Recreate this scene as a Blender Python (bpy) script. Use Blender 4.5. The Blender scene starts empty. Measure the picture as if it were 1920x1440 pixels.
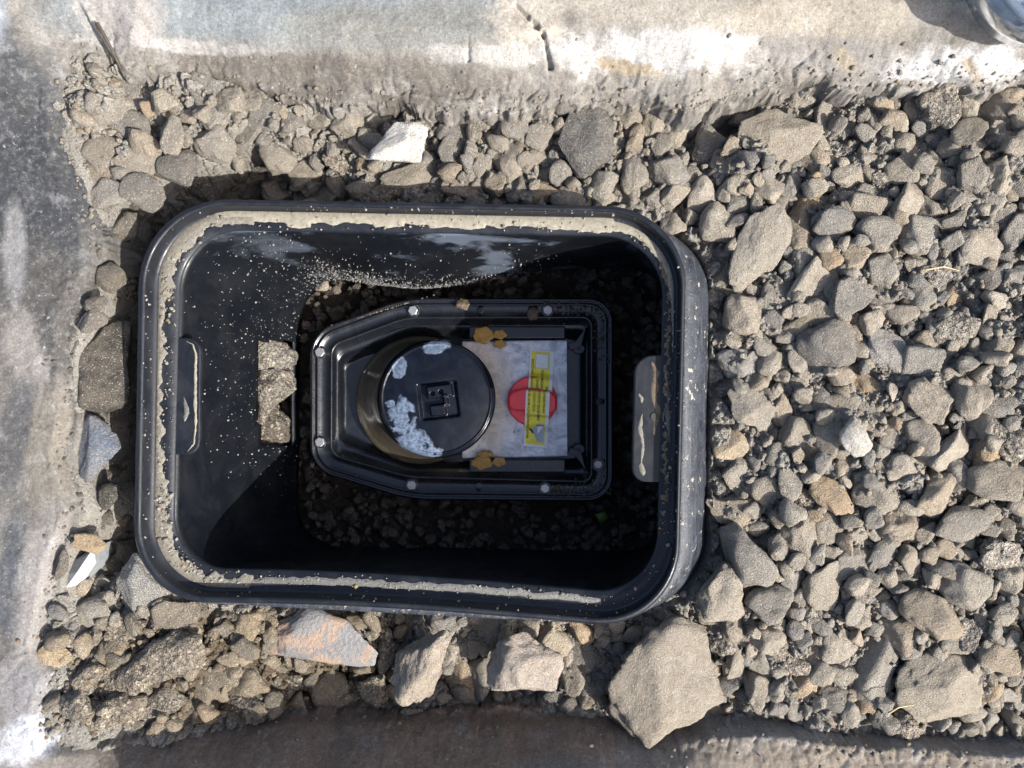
import bpy, bmesh, math, random
import numpy as np
from mathutils import Vector, Matrix, Euler
scene = bpy.context.scene
COL = scene.collection
# ------------------------------------------------------------ camera, sky, sun, exposure
HC = 0.55            # camera height above the chamber rim (metres)
FPX = 1450.0         # focal length in photograph pixels
cam_d = bpy.data.cameras.new('camera'); cam = bpy.data.objects.new('camera', cam_d); COL.objects.link(cam)
cam.location = (0, 0, HC); cam.rotation_euler = (0, 0, 0)
cam_d.sensor_width = 36; cam_d.lens = 36 * FPX / 1920; cam_d.clip_start = 0.01; cam_d.clip_end = 200
cam_d.dof.use_dof = True; cam_d.dof.focus_distance = 0.60; cam_d.dof.aperture_fstop = 14.0
scene.camera = cam
world = bpy.data.worlds.new('World'); scene.world = world; world.use_nodes = True
wn = world.node_tree; wn.nodes.clear()
SUN = Vector((1.0, -0.60, 1.0)).normalized()          # towards the sun
elev = math.asin(SUN.z); azim = math.atan2(SUN.x, SUN.y)
sky = wn.nodes.new('ShaderNodeTexSky'); sky.sky_type = 'NISHITA'; sky.sun_disc = False
sky.sun_elevation = elev; sky.sun_rotation = azim; sky.dust_density = 3.0; sky.air_density = 0.8
bg = wn.nodes.new('ShaderNodeBackground'); bg.inputs['Strength'].default_value = 0.15
wo = wn.nodes.new('ShaderNodeOutputWorld')
wn.links.new(sky.outputs[0], bg.inputs[0]); wn.links.new(bg.outputs[0], wo.inputs[0])
sd = bpy.data.lights.new('sun', 'SUN'); sd.energy = 4.9; sd.angle = math.radians(0.6); sd.color = (1.0, 0.98, 0.95)
sun = bpy.data.objects.new('sun', sd); COL.objects.link(sun)
sun.rotation_euler = SUN.to_track_quat('Z', 'Y').to_euler(); sun.location = (1, -0.6, 1.5)
scene.view_settings.view_transform = 'Standard'; scene.view_settings.look = 'None'
scene.view_settings.exposure = 1.0; scene.view_settings.gamma = 1.0; scene.view_settings.use_curve_mapping = False

# ------------------------------------------------------------ helpers
RNG = np.random.default_rng(7); random.seed(7)
def W(px, py, z=0.0):
    k = (HC - z) / FPX
    return ((px - 960) * k, -(py - 720) * k, z)
def toPx(x, y, z):
    k = (HC - z) / FPX
    return x / k + 960, -y / k + 720
def sstep(x, a, b):
    t = np.clip((x - a) / (b - a), 0, 1); return t * t * (3 - 2 * t)
def _h(ix, iy, iz, s):
    n = (ix * 374761393 + iy * 668265263 + iz * 1274126177 + s * 362437) & 0xffffffff
    n = ((n ^ (n >> 13)) * 1274126177) & 0xffffffff
    n = ((n ^ (n >> 16)) * 2246822519) & 0xffffffff
    return ((n ^ (n >> 15)) & 0xffff) / 65535.0
def vn(x, y, z, s=0):
    x = np.asarray(x, float); y = np.asarray(y, float); z = np.asarray(z, float) + 0 * x
    xi = np.floor(x).astype(np.int64); yi = np.floor(y).astype(np.int64); zi = np.floor(z).astype(np.int64)
    fx = x - xi; fy = y - yi; fz = z - zi
    fx = fx * fx * (3 - 2 * fx); fy = fy * fy * (3 - 2 * fy); fz = fz * fz * (3 - 2 * fz)
    r = 0
    for a in (0, 1):
        for b in (0, 1):
            for c in (0, 1):
                w = (fx if a else 1 - fx) * (fy if b else 1 - fy) * (fz if c else 1 - fz)
                r = r + w * _h(xi + a, yi + b, zi + c, s)
    return r * 2 - 1
def fbm(x, y, z, f, octv=4, s=0, gain=0.5):
    r = 0; a = 1.0; t = 0
    for i in range(octv):
        r = r + a * vn(x * f, y * f, z * f, s + i * 17); t += a; a *= gain; f *= 2.03
    return r / t
def cells(x, y, f, s=0):
    """distance to nearest / second nearest jittered point and an id value"""
    x = x * f; y = y * f
    xi = np.floor(x).astype(np.int64); yi = np.floor(y).astype(np.int64)
    f1 = np.full(x.shape, 9.0); f2 = np.full(x.shape, 9.0); idv = np.zeros(x.shape)
    for a in (-1, 0, 1):
        for b in (-1, 0, 1):
            cx = xi + a; cy = yi + b
            jx = cx + _h(cx, cy, 0, s + 1); jy = cy + _h(cx, cy, 0, s + 2)
            d = np.hypot(x - jx, y - jy); v = _h(cx, cy, 0, s + 3)
            m = d < f1
            f2 = np.where(m, f1, np.minimum(f2, d)); idv = np.where(m, v, idv); f1 = np.where(m, d, f1)
    return f1, f2, idv

def mesh_np(name, V, F, mat=None, parent=None, smooth=True, kind=None, label=None, cat=None, tint=None):
    V = np.asarray(V, np.float32); me = bpy.data.meshes.new(name)
    if isinstance(F, np.ndarray):
        n = F.shape[1]; me.vertices.add(len(V)); me.vertices.foreach_set('co', V.ravel())
        me.loops.add(F.size); me.loops.foreach_set('vertex_index', F.astype(np.int32).ravel())
        me.polygons.add(len(F)); me.polygons.foreach_set('loop_start', np.arange(0, F.size, n, dtype=np.int32))
        me.update(calc_edges=True)
    else:
        me.from_pydata([tuple(map(float, v)) for v in V], [], F); me.update()
    me.polygons.foreach_set('use_smooth', np.full(len(me.polygons), smooth))
    if tint is not None:
        at = me.attributes.new('tint', 'FLOAT_COLOR', 'POINT')
        at.data.foreach_set('color', np.concatenate([tint, np.ones((len(V), 1))], 1).astype(np.float32).ravel())
    if mat: me.materials.append(mat)
    o = bpy.data.objects.new(name, me); COL.objects.link(o)
    if parent: o.parent = parent
    if kind: o['kind'] = kind
    if label: o['label'] = label
    if cat: o['category'] = cat
    return o
def empty(name, loc, label=None, cat=None, group=None):
    o = bpy.data.objects.new(name, None); COL.objects.link(o); o.location = loc; o.empty_display_size = .02
    if label: o['label'] = label
    if cat: o['category'] = cat
    if group: o['group'] = group
    return o
def grid_faces(nu, nv, closed_u=False):
    i = np.arange(nu if closed_u else nu - 1); j = np.arange(nv - 1)
    I, J = np.meshgrid(i, j, indexing='ij'); I2 = (I + 1) % nu
    return np.stack([I * nv + J, I2 * nv + J, I2 * nv + J + 1, I * nv + J + 1], -1).reshape(-1, 4)
def bevel(o, w=0.001, seg=2, ang=40):
    m = o.modifiers.new('bevel', 'BEVEL'); m.width = w; m.segments = seg; m.limit_method = 'ANGLE'; m.angle_limit = math.radians(ang)
    return o
def rounded(corners, radii, per_edge=40, per_arc=14):
    """closed 2-D loop through rounded polygon corners"""
    C = [np.array(c, float) for c in corners]; n = len(C); out = []
    if np.isscalar(radii): radii = [radii] * n
    for i in range(n):
        p, c, q = C[i - 1], C[i], C[(i + 1) % n]
        a = c + (p - c) / np.linalg.norm(p - c) * radii[i]; b = c + (q - c) / np.linalg.norm(q - c) * radii[i]
        for k in range(per_arc):
            t = k / per_arc; h1 = a + (c - a) * .55; h2 = b + (c - b) * .55
            out.append((1 - t) ** 3 * a + 3 * (1 - t) ** 2 * t * h1 + 3 * (1 - t) * t * t * h2 + t ** 3 * b)
        d = C[(i + 1) % n]; e = C[(i + 2) % n]
        a2 = d + (c - d) / np.linalg.norm(c - d) * radii[(i + 1) % n]
        for k in range(per_edge):
            out.append(b + (a2 - b) * k / per_edge)
    return np.array(out)
def ring(loop2, z):
    k = (HC - z) / FPX
    return np.stack([(loop2[:, 0] - 960) * k, -(loop2[:, 1] - 720) * k, np.full(len(loop2), z)], 1)
def loft(name, rings, mat, parent=None, keep=None, cap=False, **kw):
    R = np.stack(rings, 1); nu, nv = R.shape[:2]
    F = grid_faces(nu, nv, True)
    V = R.reshape(-1, 3)
    if keep is not None:
        cen = V[F].mean(1); F = F[keep(cen)]
    if cap:
        F = [list(map(int, f)) for f in F] + [[i * nv + nv - 1 for i in range(nu)]]
    return mesh_np(name, V, F, mat, parent, **kw)
def prism(name, pts, z0, z1, mat, parent=None, bev=0.0006, **kw):
    """pts in photo pixels at height z1; extruded down to z0"""
    n = len(pts); top = [W(p[0], p[1], z1) for p in pts]; V = [(t[0], t[1], z0) for t in top] + top
    F = [list(range(n))[::-1], list(range(n, 2 * n))] + [[i, (i + 1) % n, n + (i + 1) % n, n + i] for i in range(n)]
    # counter-clockwise fix
    area = sum(top[i][0] * top[(i + 1) % n][1] - top[(i + 1) % n][0] * top[i][1] for i in range(n))
    if area < 0: F = [f[::-1] for f in F]
    o = mesh_np(name, V, F, mat, parent, smooth=False, **kw)
    if bev: bevel(o, bev, 2)
    return o
def circ(cx, cy, r, n=32, ph=0, ry=None):
    return [(cx + r * math.cos(ph + 2 * math.pi * i / n), cy + (ry or r) * math.sin(ph + 2 * math.pi * i / n)) for i in range(n)]

# ------------------------------------------------------------ material helper
class NT:
    def __init__(s, name):
        s.m = bpy.data.materials.new(name); s.m.use_nodes = True; s.t = s.m.node_tree; s.t.nodes.clear()
        s.out = s.n('ShaderNodeOutputMaterial'); s.b = s.n('ShaderNodeBsdfPrincipled'); s.l(s.b.outputs[0], s.out.inputs[0])
        g = s.n('ShaderNodeNewGeometry'); s.pos = g.outputs['Position']; s.nor = g.outputs['Normal']
        s.obj = s.n('ShaderNodeTexCoord').outputs['Object']
    def n(s, t, **k):
        x = s.t.nodes.new(t)
        for a, b in k.items(): setattr(x, a, b)
        return x
    def l(s, a, b): s.t.links.new(a, b)
    def set(s, sock, v):
        if isinstance(v, bpy.types.NodeSocket): s.l(v, sock)
        elif isinstance(v, (tuple, list)) and len(v) == 3 and sock.type == 'RGBA': sock.default_value = (*v, 1)
        else: sock.default_value = v
    def noise(s, scale, det=6, rough=.6, vec=None, dist=0, off=None):
        x = s.n('ShaderNodeTexNoise'); x.inputs['Scale'].default_value = scale; x.inputs['Detail'].default_value = det
        x.inputs['Roughness'].default_value = rough; x.inputs['Distortion'].default_value = dist
        v = vec or s.pos
        if off:
            a = s.n('ShaderNodeVectorMath', operation='ADD'); s.l(v, a.inputs[0]); a.inputs[1].default_value = off; v = a.outputs[0]
        s.l(v, x.inputs['Vector']); return x.outputs['Fac']
    def vor(s, scale, feat='F1', vec=None, out='Distance'):
        x = s.n('ShaderNodeTexVoronoi', feature=feat); x.inputs['Scale'].default_value = scale
        s.l(vec or s.pos, x.inputs['Vector']); return x.outputs[out]
    def ramp(s, f, a, b, va=0., vb=1.):
        x = s.n('ShaderNodeMapRange'); s.set(x.inputs[0], f); x.inputs[1].default_value = a; x.inputs[2].default_value = b
        x.inputs[3].default_value = va; x.inputs[4].default_value = vb; return x.outputs[0]
    def math(s, op, a, b=0.):
        x = s.n('ShaderNodeMath', operation=op); s.set(x.inputs[0], a); s.set(x.inputs[1], b); return x.outputs[0]
    def mix(s, f, a, b, mode='MIX'):
        x = s.n('ShaderNodeMix', data_type='RGBA', blend_type=mode); s.set(x.inputs[0], f); s.set(x.inputs[6], a); s.set(x.inputs[7], b); return x.outputs[2]
    def bump(s, h, dist, strength=1., prev=None):
        x = s.n('ShaderNodeBump'); x.inputs['Distance'].default_value = dist; x.inputs['Strength'].default_value = strength
        s.l(h, x.inputs['Height'])
        if prev: s.l(prev, x.inputs['Normal'])
        return x.outputs[0]
    def patch(s, cx, cy, rx, ry, rot=0, z=0., warp=.02, wscale=30, soft=.25):
        """mask 0..1 of an uneven blot at a place in the world"""
        w = W(cx, cy, z); k = (HC - z) / FPX
        d = s.n('ShaderNodeVectorMath', operation='SUBTRACT'); s.l(s.pos, d.inputs[0]); d.inputs[1].default_value = w
        mp = s.n('ShaderNodeMapping', vector_type='TEXTURE'); s.l(d.outputs[0], mp.inputs[0])
        mp.inputs['Rotation'].default_value = (0, 0, math.radians(-rot)); mp.inputs['Scale'].default_value = (rx * k, ry * k, 10)
        ln = s.n('ShaderNodeVectorMath', operation='LENGTH'); s.l(mp.outputs[0], ln.inputs[0])
        nz = s.ramp(s.noise(wscale, 7, .65, off=(cx * .01, cy * .01, 0)), .2, .8, -warp * 25, warp * 25)
        v = s.math('ADD', ln.outputs['Value'], nz)
        return s.ramp(v, 1 + soft, 1 - soft)
    def fin(s, col=None, rough=None, nor=None, spec=None, **k):
        if col is not None: s.set(s.b.inputs['Base Color'], col)
        if rough is not None: s.set(s.b.inputs['Roughness'], rough)
        if nor is not None: s.l(nor, s.b.inputs['Normal'])
        if spec is not None: s.set(s.b.inputs['Specular IOR Level'], spec)
        for a, b in k.items(): s.set(s.b.inputs[a], b)
        return s.m

def stone_mat(name, wet=0., src='object'):
    t = NT(name)
    if src == 'object': base = t.n('ShaderNodeObjectInfo').outputs['Color']; vec = t.pos
    else:
        a = t.n('ShaderNodeAttribute'); a.attribute_name = 'tint'; base = a.outputs['Color']; vec = t.pos
    n1 = t.noise(70, 6, .65); n2 = t.noise(420, 5, .7); n3 = t.noise(1500, 3, .7)
    c = t.mix(t.ramp(n1, .35, .7), base, (.30, .25, .19), 'MIX')
    c = t.mix(.5, base, c); nm = t.noise(170, 6, .72)
    c = t.mix(t.ramp(nm, .35, .68, 0, .65), c, (.60, .56, .50), 'MULTIPLY')
    c = t.mix(t.ramp(n2, .3, .75, .0, .55), c, (.75, .72, .66), 'MULTIPLY')
    c = t.mix(t.ramp(n3, .55, .75, 0, .30), c, (.12, .105, .085))
    c = t.mix(t.ramp(t.noise(900, 2, .5), .60, .70, 0, .45), c, (.62, .57, .49))
    c = t.mix(1., c, (1.19, 1.20, 1.20), 'MULTIPLY')
    h0 = t.bump(nm, .0045, .8)
    h = t.bump(n2, .0030, 1., h0); h = t.bump(n3, .0014, 1., h)
    h = t.bump(t.vor(800), .0008, .7, h)
    return t.fin(c, t.ramp(n2, .3, .7, .95 - wet * .65, .75 - wet * .5), h, .3 + wet * .5)
M = {}
M['stone'] = stone_mat('stone_dusty'); M['wetstone'] = stone_mat('stone_wet', 1.0)
M['grit'] = stone_mat('stone_small', 0.1, 'tint')

def crumb_mat():
    t = NT('crumbly_soil'); base = t.n('ShaderNodeObjectInfo').outputs['Color']
    v1 = t.vor(330); v2 = t.vor(800); n1 = t.noise(120, 6, .7); n2 = t.noise(700, 4, .7)
    c = t.mix(t.ramp(n1, .35, .65, 0, .6), base, (.20, .165, .12)); c = t.mix(t.vor(330, out='Color'), c, c)
    cc = t.n('ShaderNodeSeparateColor'); t.l(t.vor(420, out='Color'), cc.inputs[0])
    c = t.mix(t.ramp(cc.outputs[0], .75, .9, 0, .6), c, (.48, .42, .32)); c = t.mix(t.ramp(cc.outputs[1], .7, .9, 0, .7), c, (.09, .075, .06))
    c = t.mix(t.ramp(v1, .35, .7, 0, .6), c, (.08, .065, .05)); c = t.mix(t.ramp(n2, .6, .7, 0, .5), c, (.5, .46, .4))
    h = t.bump(v1, .006, -1.) if False else t.bump(t.math('SUBTRACT', 1., v1), .0032, 1.); h = t.bump(t.math('SUBTRACT', 1., v2), .0014, 1., h); h = t.bump(n2, .001, 1., h)
    return t.fin(c, .75, h, .4)
M['crumb'] = crumb_mat()
def soil_mat():
    t = NT('soil')
    n1 = t.noise(40, 7, .65); n2 = t.noise(350, 6, .75); n3 = t.noise(1400, 3, .7)
    c = t.mix(t.ramp(n1, .3, .7), (.35, .32, .27), (.48, .45, .39))
    c = t.mix(t.ramp(n2, .4, .7, 0, .35), c, (.19, .165, .135))
    c = t.mix(t.ramp(n3, .6, .72, 0, .45), c, (.48, .43, .35))
    c = t.mix(t.patch(480, 1260, 260, 110, 10, -.03), c, (.17, .13, .085))        # damp brown soil at bottom left
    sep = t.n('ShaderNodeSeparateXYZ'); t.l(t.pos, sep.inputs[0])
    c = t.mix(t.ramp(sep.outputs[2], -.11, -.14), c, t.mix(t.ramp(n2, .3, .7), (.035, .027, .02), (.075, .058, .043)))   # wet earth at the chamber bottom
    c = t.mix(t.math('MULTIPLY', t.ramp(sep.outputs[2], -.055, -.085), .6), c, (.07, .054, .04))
    h = t.bump(n2, .0025, 1.); h = t.bump(n3, .001, 1., h); h = t.bump(t.vor(520), .0012, .8, h)
    return t.fin(c, t.ramp(sep.outputs[2], -.1, -.15, .92, .6), h, .3)
M['soil'] = soil_mat()

def concrete_mat():
    t = NT('old_concrete')
    n0 = t.noise(9, 6, .6); n1 = t.noise(38, 8, .7, dist=.2); n2 = t.noise(260, 6, .75); n3 = t.noise(1300, 3, .7)
    c = t.mix(t.ramp(n0, .35, .65), (.25, .225, .19), (.34, .315, .275))
    c = t.mix(t.ramp(n1, .42, .66, 0, .75), c, (.165, .155, .14))
    P = lambda *a, col, **k: t.mix(t.patch(*a, **k), c, col)
    # ---- broad stains, paint and damp: upper ledge
    c = P(520, 20, 420, 70, 0, col=(.245, .27, .275), warp=.012)
    c = P(770, 60, 240, 40, -2, col=(.25, .25, .225), warp=.012)
    c = P(600, 138, 380, 34, 4, col=(.17, .15, .125), warp=.014, wscale=45)
    c = P(330, 85, 190, 9, 3, col=(.42, .40, .37), warp=.03, wscale=70)
    c = P(240, 30, 70, 60, 0, col=(.40, .37, .34))
    c = P(1230, 98, 215, 34, -1, col=(.52, .505, .475), warp=.034, wscale=60)
    c = P(1250, 25, 230, 40, 3, col=(.42, .38, .31), warp=.012)
    c = P(910, 110, 95, 16, 3, col=(.46, .44, .40), warp=.03, wscale=70)
    c = P(990, 45, 70, 50, 0, col=(.50, .45, .37), warp=.02, wscale=60)
    c = P(1540, 25, 190, 55, 0, col=(.37, .33, .26), warp=.012)
    c = P(1830, 108, 165, 22, 0, col=(.54, .53, .51), warp=.034, wscale=60)
    c = P(1560, 95, 130, 26, 4, col=(.27, .25, .225), warp=.015, wscale=55)
    c = P(1180, 122, 60, 9, 8, col=(.38, .31, .21), warp=.035, wscale=90)
    c = P(1600, 100, 26, 10, 35, col=(.38, .32, .23), warp=.035, wscale=90)
    c = P(1850, 118, 26, 9, 35, col=(.38, .32, .23), warp=.035, wscale=90)
    # ---- left slab
    c = P(5, 60, 38, 110, 0, col=(.44, .49, .54), warp=.008)
    c = P(60, 340, 120, 230, 0, col=(.085, .088, .092), warp=.012)
    c = P(80, 590, 95, 140, 0, col=(.15, .14, .125), warp=.018)
    c = P(25, 470, 22, 90, 0, col=(.40, .39, .37), warp=.015)
    c = P(45, 660, 36, 80, -20, col=(.42, .38, .33), warp=.018, wscale=50)
    c = P(85, 850, 50, 120, 0, col=(.33, .29, .23), warp=.018, wscale=50)
    c = P(25, 820, 28, 110, 12, col=(.16, .155, .15), warp=.018, wscale=50)
    c = P(20, 1090, 26, 130, 5, col=(.14, .145, .155), warp=.018, wscale=50)
    c = P(70, 1130, 45, 180, 8, col=(.42, .38, .34), warp=.015, wscale=40)
    c = P(40, 1300, 50, 60, 0, col=(.36, .34, .33), warp=.015)
    c = P(50, 1390, 70, 42, -20, col=(.74, .74, .76), warp=.02, wscale=60)
    # ---- bottom kerb, browner tones
    c = P(760, 1430, 560, 110, 0, col=(.235, .165, .115), warp=.008, z=-.03)
    c = P(1050, 1425, 90, 30, 0, col=(.20, .18, .155), warp=.02, z=-.03)
    c = P(1250, 1415, 120, 40, 0, col=(.27, .23, .185), warp=.015, z=-.03)
    c = P(1650, 1430, 330, 40, 4, col=(.25, .205, .155), warp=.012, z=-.03)
    c = t.mix(t.patch(40, 760, 170, 720, 0, warp=.006), c, t.mix(1., c, (.66, .67, .69), 'MULTIPLY'))
    nb = t.noise(48, 8, .72, off=(7, 2, 1)); c = t.mix(t.ramp(nb, .50, .64, 0, .45), c, t.mix(1., c, (.50, .47, .43), 'MULTIPLY'))
    c = t.mix(t.ramp(nb, .44, .34, 0, .35), c, (.46, .45, .43))
    sp = t.math('MULTIPLY', t.ramp(t.noise(330, 2, .5), .66, .72, 0, .6), t.ramp(n1, .45, .6))
    c = t.mix(sp, c, (.55, .56, .56))
    c = t.mix(t.ramp(n3, .58, .75, 0, .5), c, (.10, .09, .08))
    c = t.mix(t.ramp(n2, .5, .8, 0, .4), c, (.55, .52, .46))
    c = t.mix(t.ramp(t.noise(160, 4, .6, off=(3, 1, 0)), .62, .7, 0, .45), c, (.12, .10, .085))
    pit = t.ramp(t.vor(330), .16, .08); pit = t.math('MULTIPLY', pit, t.ramp(t.noise(60, 4, .6, off=(2, 5, 0)), .5, .56))
    c = t.mix(t.math('MULTIPLY', pit, .8), c, (.05, .045, .04))
    c = t.mix(t.ramp(t.noise(600, 3, .8), .35, .65), c, t.mix(1., c, (.62, .61, .60), 'MULTIPLY'))
    c = t.mix(1., c, (.80, .80, .80), 'MULTIPLY')
    h = t.bump(n1, .0012, .4); h = t.bump(n2, .0007, .7, h); h = t.bump(n3, .0006, .9, h); h = t.bump(pit, .0014, -1., h) if False else h
    return t.fin(c, t.ramp(n1, .3, .7, .85, .6), h, .3)
M['concrete'] = concrete_mat()

def plastic(name, col=(.012, .0135, .016), dust=.5, rough=.34, dustcol=(.15, .145, .135), coat=.3, streak=False, sp=.4):
    t = NT(name)
    n1 = t.noise(30, 7, .7, dist=.8); n2 = t.noise(240, 6, .75); n3 = t.noise(1100, 3, .7)
    c = t.mix(t.ramp(n1, .45, .8, .05 * dust, .55 * dust), col, dustcol)
    c = t.mix(t.ramp(n2, .55, .8, 0, .5 * dust), c, dustcol)
    c = t.mix(t.ramp(n3, .68, .74, 0, dust), c, (.36, .35, .32))
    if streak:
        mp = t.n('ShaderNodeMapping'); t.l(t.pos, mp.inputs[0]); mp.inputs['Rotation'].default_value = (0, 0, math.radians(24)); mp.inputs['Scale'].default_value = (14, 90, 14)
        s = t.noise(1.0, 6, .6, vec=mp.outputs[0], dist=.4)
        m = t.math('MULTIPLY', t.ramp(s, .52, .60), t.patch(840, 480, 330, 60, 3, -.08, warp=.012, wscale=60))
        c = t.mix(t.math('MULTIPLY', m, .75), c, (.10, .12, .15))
    h = t.bump(n1, .0012, .3); h = t.bump(n2, .0004, .35, h); h = t.bump(n3, .0002, .4, h)
    return t.fin(c, t.ramp(n1, .3, .75, rough * .7, min(1, rough + .35)), h, sp, **{'Coat Weight': coat, 'Coat Roughness': .15})
def skirt_mat():
    t = NT('scuffed_black_plastic'); n1 = t.noise(40, 7, .75, dist=.8); n2 = t.noise(300, 6, .75); n3 = t.noise(900, 3, .7)
    mp = t.n('ShaderNodeMapping'); t.l(t.pos, mp.inputs[0]); mp.inputs['Scale'].default_value = (420, 22, 60); sc = t.noise(1., 5, .7, vec=mp.outputs[0])
    c = t.mix(t.ramp(n1, .35, .7), (.010, .012, .017), (.035, .040, .050)); c = t.mix(t.ramp(sc, .5, .72, 0, .7), c, (.065, .07, .082))
    c = t.mix(t.ramp(t.noise(120, 6, .7, off=(1, 2, 3)), .61, .65), c, (.33, .29, .22)); c = t.mix(t.ramp(n3, .64, .70, 0, .8), c, (.38, .36, .31))
    h = t.bump(n1, .002, .5); h = t.bump(sc, .0008, .5, h); h = t.bump(n2, .0006, .6, h)
    return t.fin(c, t.ramp(n1, .3, .7, .32, .65), h, .4)
M['rim'] = plastic('black_plastic_rim', (.006, .0075, .011), .15, .34, coat=.12, sp=.25)
M['wall'] = plastic('black_plastic_wall', (.0035, .0045, .0065), .05, .34, coat=.05, sp=.22, streak=True)
M['skirt'] = skirt_mat()
M['web'] = plastic('grey_plastic', (.040, .044, .052), .55, .5, (.14, .14, .14), coat=.1)
M['housing'] = plastic('glossy_housing', (.006, .007, .009), .12, .14, (.045, .042, .038), coat=.35)
M['well'] = plastic('glossy_well', (.005, .006, .008), .06, .12, (.04, .04, .04), coat=.35)

def simple(name, col, rough=.5, metal=0., var=.35, sc=200, spec=.5, bmp=.0004, **k):
    t = NT(name); n1 = t.noise(sc, 6, .7); n2 = t.noise(sc * 5, 3, .7)
    c = t.mix(t.ramp(n1, .35, .7), col, tuple(x * (1 - var) for x in col))
    c = t.mix(t.ramp(n2, .6, .75, 0, var), c, tuple(x * .3 for x in col))
    h = t.bump(n1, bmp, .6); h = t.bump(n2, bmp * .4, .6, h)
    return t.fin(c, t.ramp(n1, .3, .7, rough * .75, min(1, rough * 1.3)), h, spec, Metallic=metal, **k)
M['mud'] = simple('dried_mud', (.25, .225, .17), .8, var=.4, sc=260, bmp=.0008)
M['greymud'] = simple('grey_mud', (.13, .125, .11), .35, var=.5, sc=500, bmp=.0008)
M['mudgrit'] = simple('gritty_mud', (.20, .18, .14), .5, var=.5, sc=420, bmp=.0016)
M['brownmud'] = simple('brown_mud', (.12, .085, .05), .55, var=.5, sc=400, bmp=.0015)
M['splash'] = simple('mud_splash', (.40, .40, .39), .5, var=.2, sc=300)
M['bolt'] = simple('galvanised_bolt', (.42, .41, .40), .35, .7, .45, 900, bmp=.0002)
M['red'] = simple('red_plastic', (.85, .028, .035), .35, 0, .30, 60, bmp=.0003, **{'Coat Weight': .5})
M['amber'] = simple('amber_plastic', (.36, .19, .02), .35, 0, .6, 260)
M['white'] = simple('label_white', (.75, .76, .72), .45, 0, .12, 150, bmp=.0001)
M['yellow'] = simple('label_yellow', (.82, .70, .04), .42, 0, .18, 120, bmp=.0001)
M['ink'] = simple('label_ink', (.02, .02, .015), .6, 0, .1, 120, bmp=.00001)
M['drawgrey'] = simple('label_grey_print', (.38, .42, .46), .5, 0, .15, 120, bmp=.00001)
M['collar'] = simple('smoky_clear_plastic', (.075, .062, .043), .18, 0, .4, 60, bmp=.0004, **{'Coat Weight': .7})
M['twig'] = simple('twig', (.06, .045, .03), .8, var=.4)
M['leaf'] = simple('leaf', (.10, .17, .03), .5, var=.4)
M['shell'] = simple('shell', (.42, .33, .17), .5, var=.45, sc=180)
M['tub'] = simple('clear_plastic_tub', (.40, .47, .55), .12, 0, .2, 40, bmp=.0003, **{'Transmission Weight': .75, 'IOR': 1.35})
def plate_mat():
    t = NT('register_plate'); n0 = t.noise(26, 7, .65, dist=3.0); n1 = t.noise(45, 7, .7, dist=1.4); n2 = t.noise(600, 4, .7)
    c = t.mix(t.ramp(n0, .40, .62), (.62, .63, .66), (.27, .28, .31))
    m = t.patch(905, 745, 48, 120, 0, -.155, warp=.018, wscale=60, soft=.35)
    c = t.mix(m, c, t.mix(t.ramp(n1, .4, .6), (.56, .48, .38), (.30, .27, .24))); c = t.mix(t.ramp(n1, .55, .66, 0, .7), c, (.72, .70, .66))
    c = t.mix(t.ramp(n2, .62, .72, 0, .5), c, (.08, .07, .06))
    c = t.mix(t.ramp(t.noise(220, 3, .6), .68, .73, 0, .8), c, (.05, .045, .04))
    h = t.bump(n1, .001, .4); h = t.bump(n2, .0003, .5, h)
    return t.fin(c, t.ramp(n1, .3, .7, .2, .6), h, .5, **{'Metallic': .15, 'Coat Weight': .6})
M['plate'] = plate_mat()
def lid_mat():
    t = NT('wet_lid_painted_glints'); n1 = t.noise(55, 7, .7, dist=.7); n2 = t.noise(380, 5, .7)
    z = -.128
    m = t.patch(752, 792, 32, 20, 60, z, warp=.022, wscale=75, soft=.12)  # pale sky reflections on the wet lid, painted into its colour as blots
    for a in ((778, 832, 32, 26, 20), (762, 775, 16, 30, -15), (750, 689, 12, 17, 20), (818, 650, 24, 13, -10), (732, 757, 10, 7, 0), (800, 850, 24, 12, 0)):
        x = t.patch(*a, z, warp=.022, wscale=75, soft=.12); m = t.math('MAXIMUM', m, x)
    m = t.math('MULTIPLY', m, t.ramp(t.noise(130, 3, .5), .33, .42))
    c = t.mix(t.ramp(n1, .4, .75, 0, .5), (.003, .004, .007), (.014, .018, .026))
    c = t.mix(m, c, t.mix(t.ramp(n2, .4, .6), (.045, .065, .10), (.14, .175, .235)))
    h = t.bump(n1, .0012, .3); h = t.bump(t.math('MULTIPLY', n2, m), .0009, .7, h)
    return t.fin(c, t.mix(m, (.22, .22, .22), (.3, .3, .3)), h, .22, **{'Coat Weight': .15, 'Coat Roughness': .05})
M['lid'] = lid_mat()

# ------------------------------------------------------------ concrete surround
KP = (HC + .01) / FPX
top_e = [(60, 250), (130, 180), (150, 120), (205, 110), (240, 150), (330, 150), (440, 158), (560, 172), (650, 188), (720, 180), (850, 202), (950, 205), (1040, 200), (1110, 182), (1180, 178), (1290, 196), (1360, 172), (1440, 150), (1530, 138), (1620, 150), (1760, 142), (1850, 150), (1930, 136), (2500, 140)]
bot_e = [(2500, 1440), (1920, 1425), (1780, 1415), (1600, 1402), (1480, 1385), (1340, 1385), (1250, 1372), (1160, 1345), (1050, 1335), (900, 1330), (760, 1335), (640, 1330), (520, 1335), (420, 1345), (330, 1385), (260, 1402), (180, 1398), (100, 1385)]
left_e = [(82, 1340), (92, 1290), (112, 1260), (85, 1210), (95, 1150), (105, 1090), (112, 1040), (135, 1000), (158, 950), (140, 900), (128, 850), (138, 800), (130, 740), (132, 670), (140, 610), (165, 560), (185, 500), (178, 430), (165, 380), (140, 320), (128, 290), (118, 260)]
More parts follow.
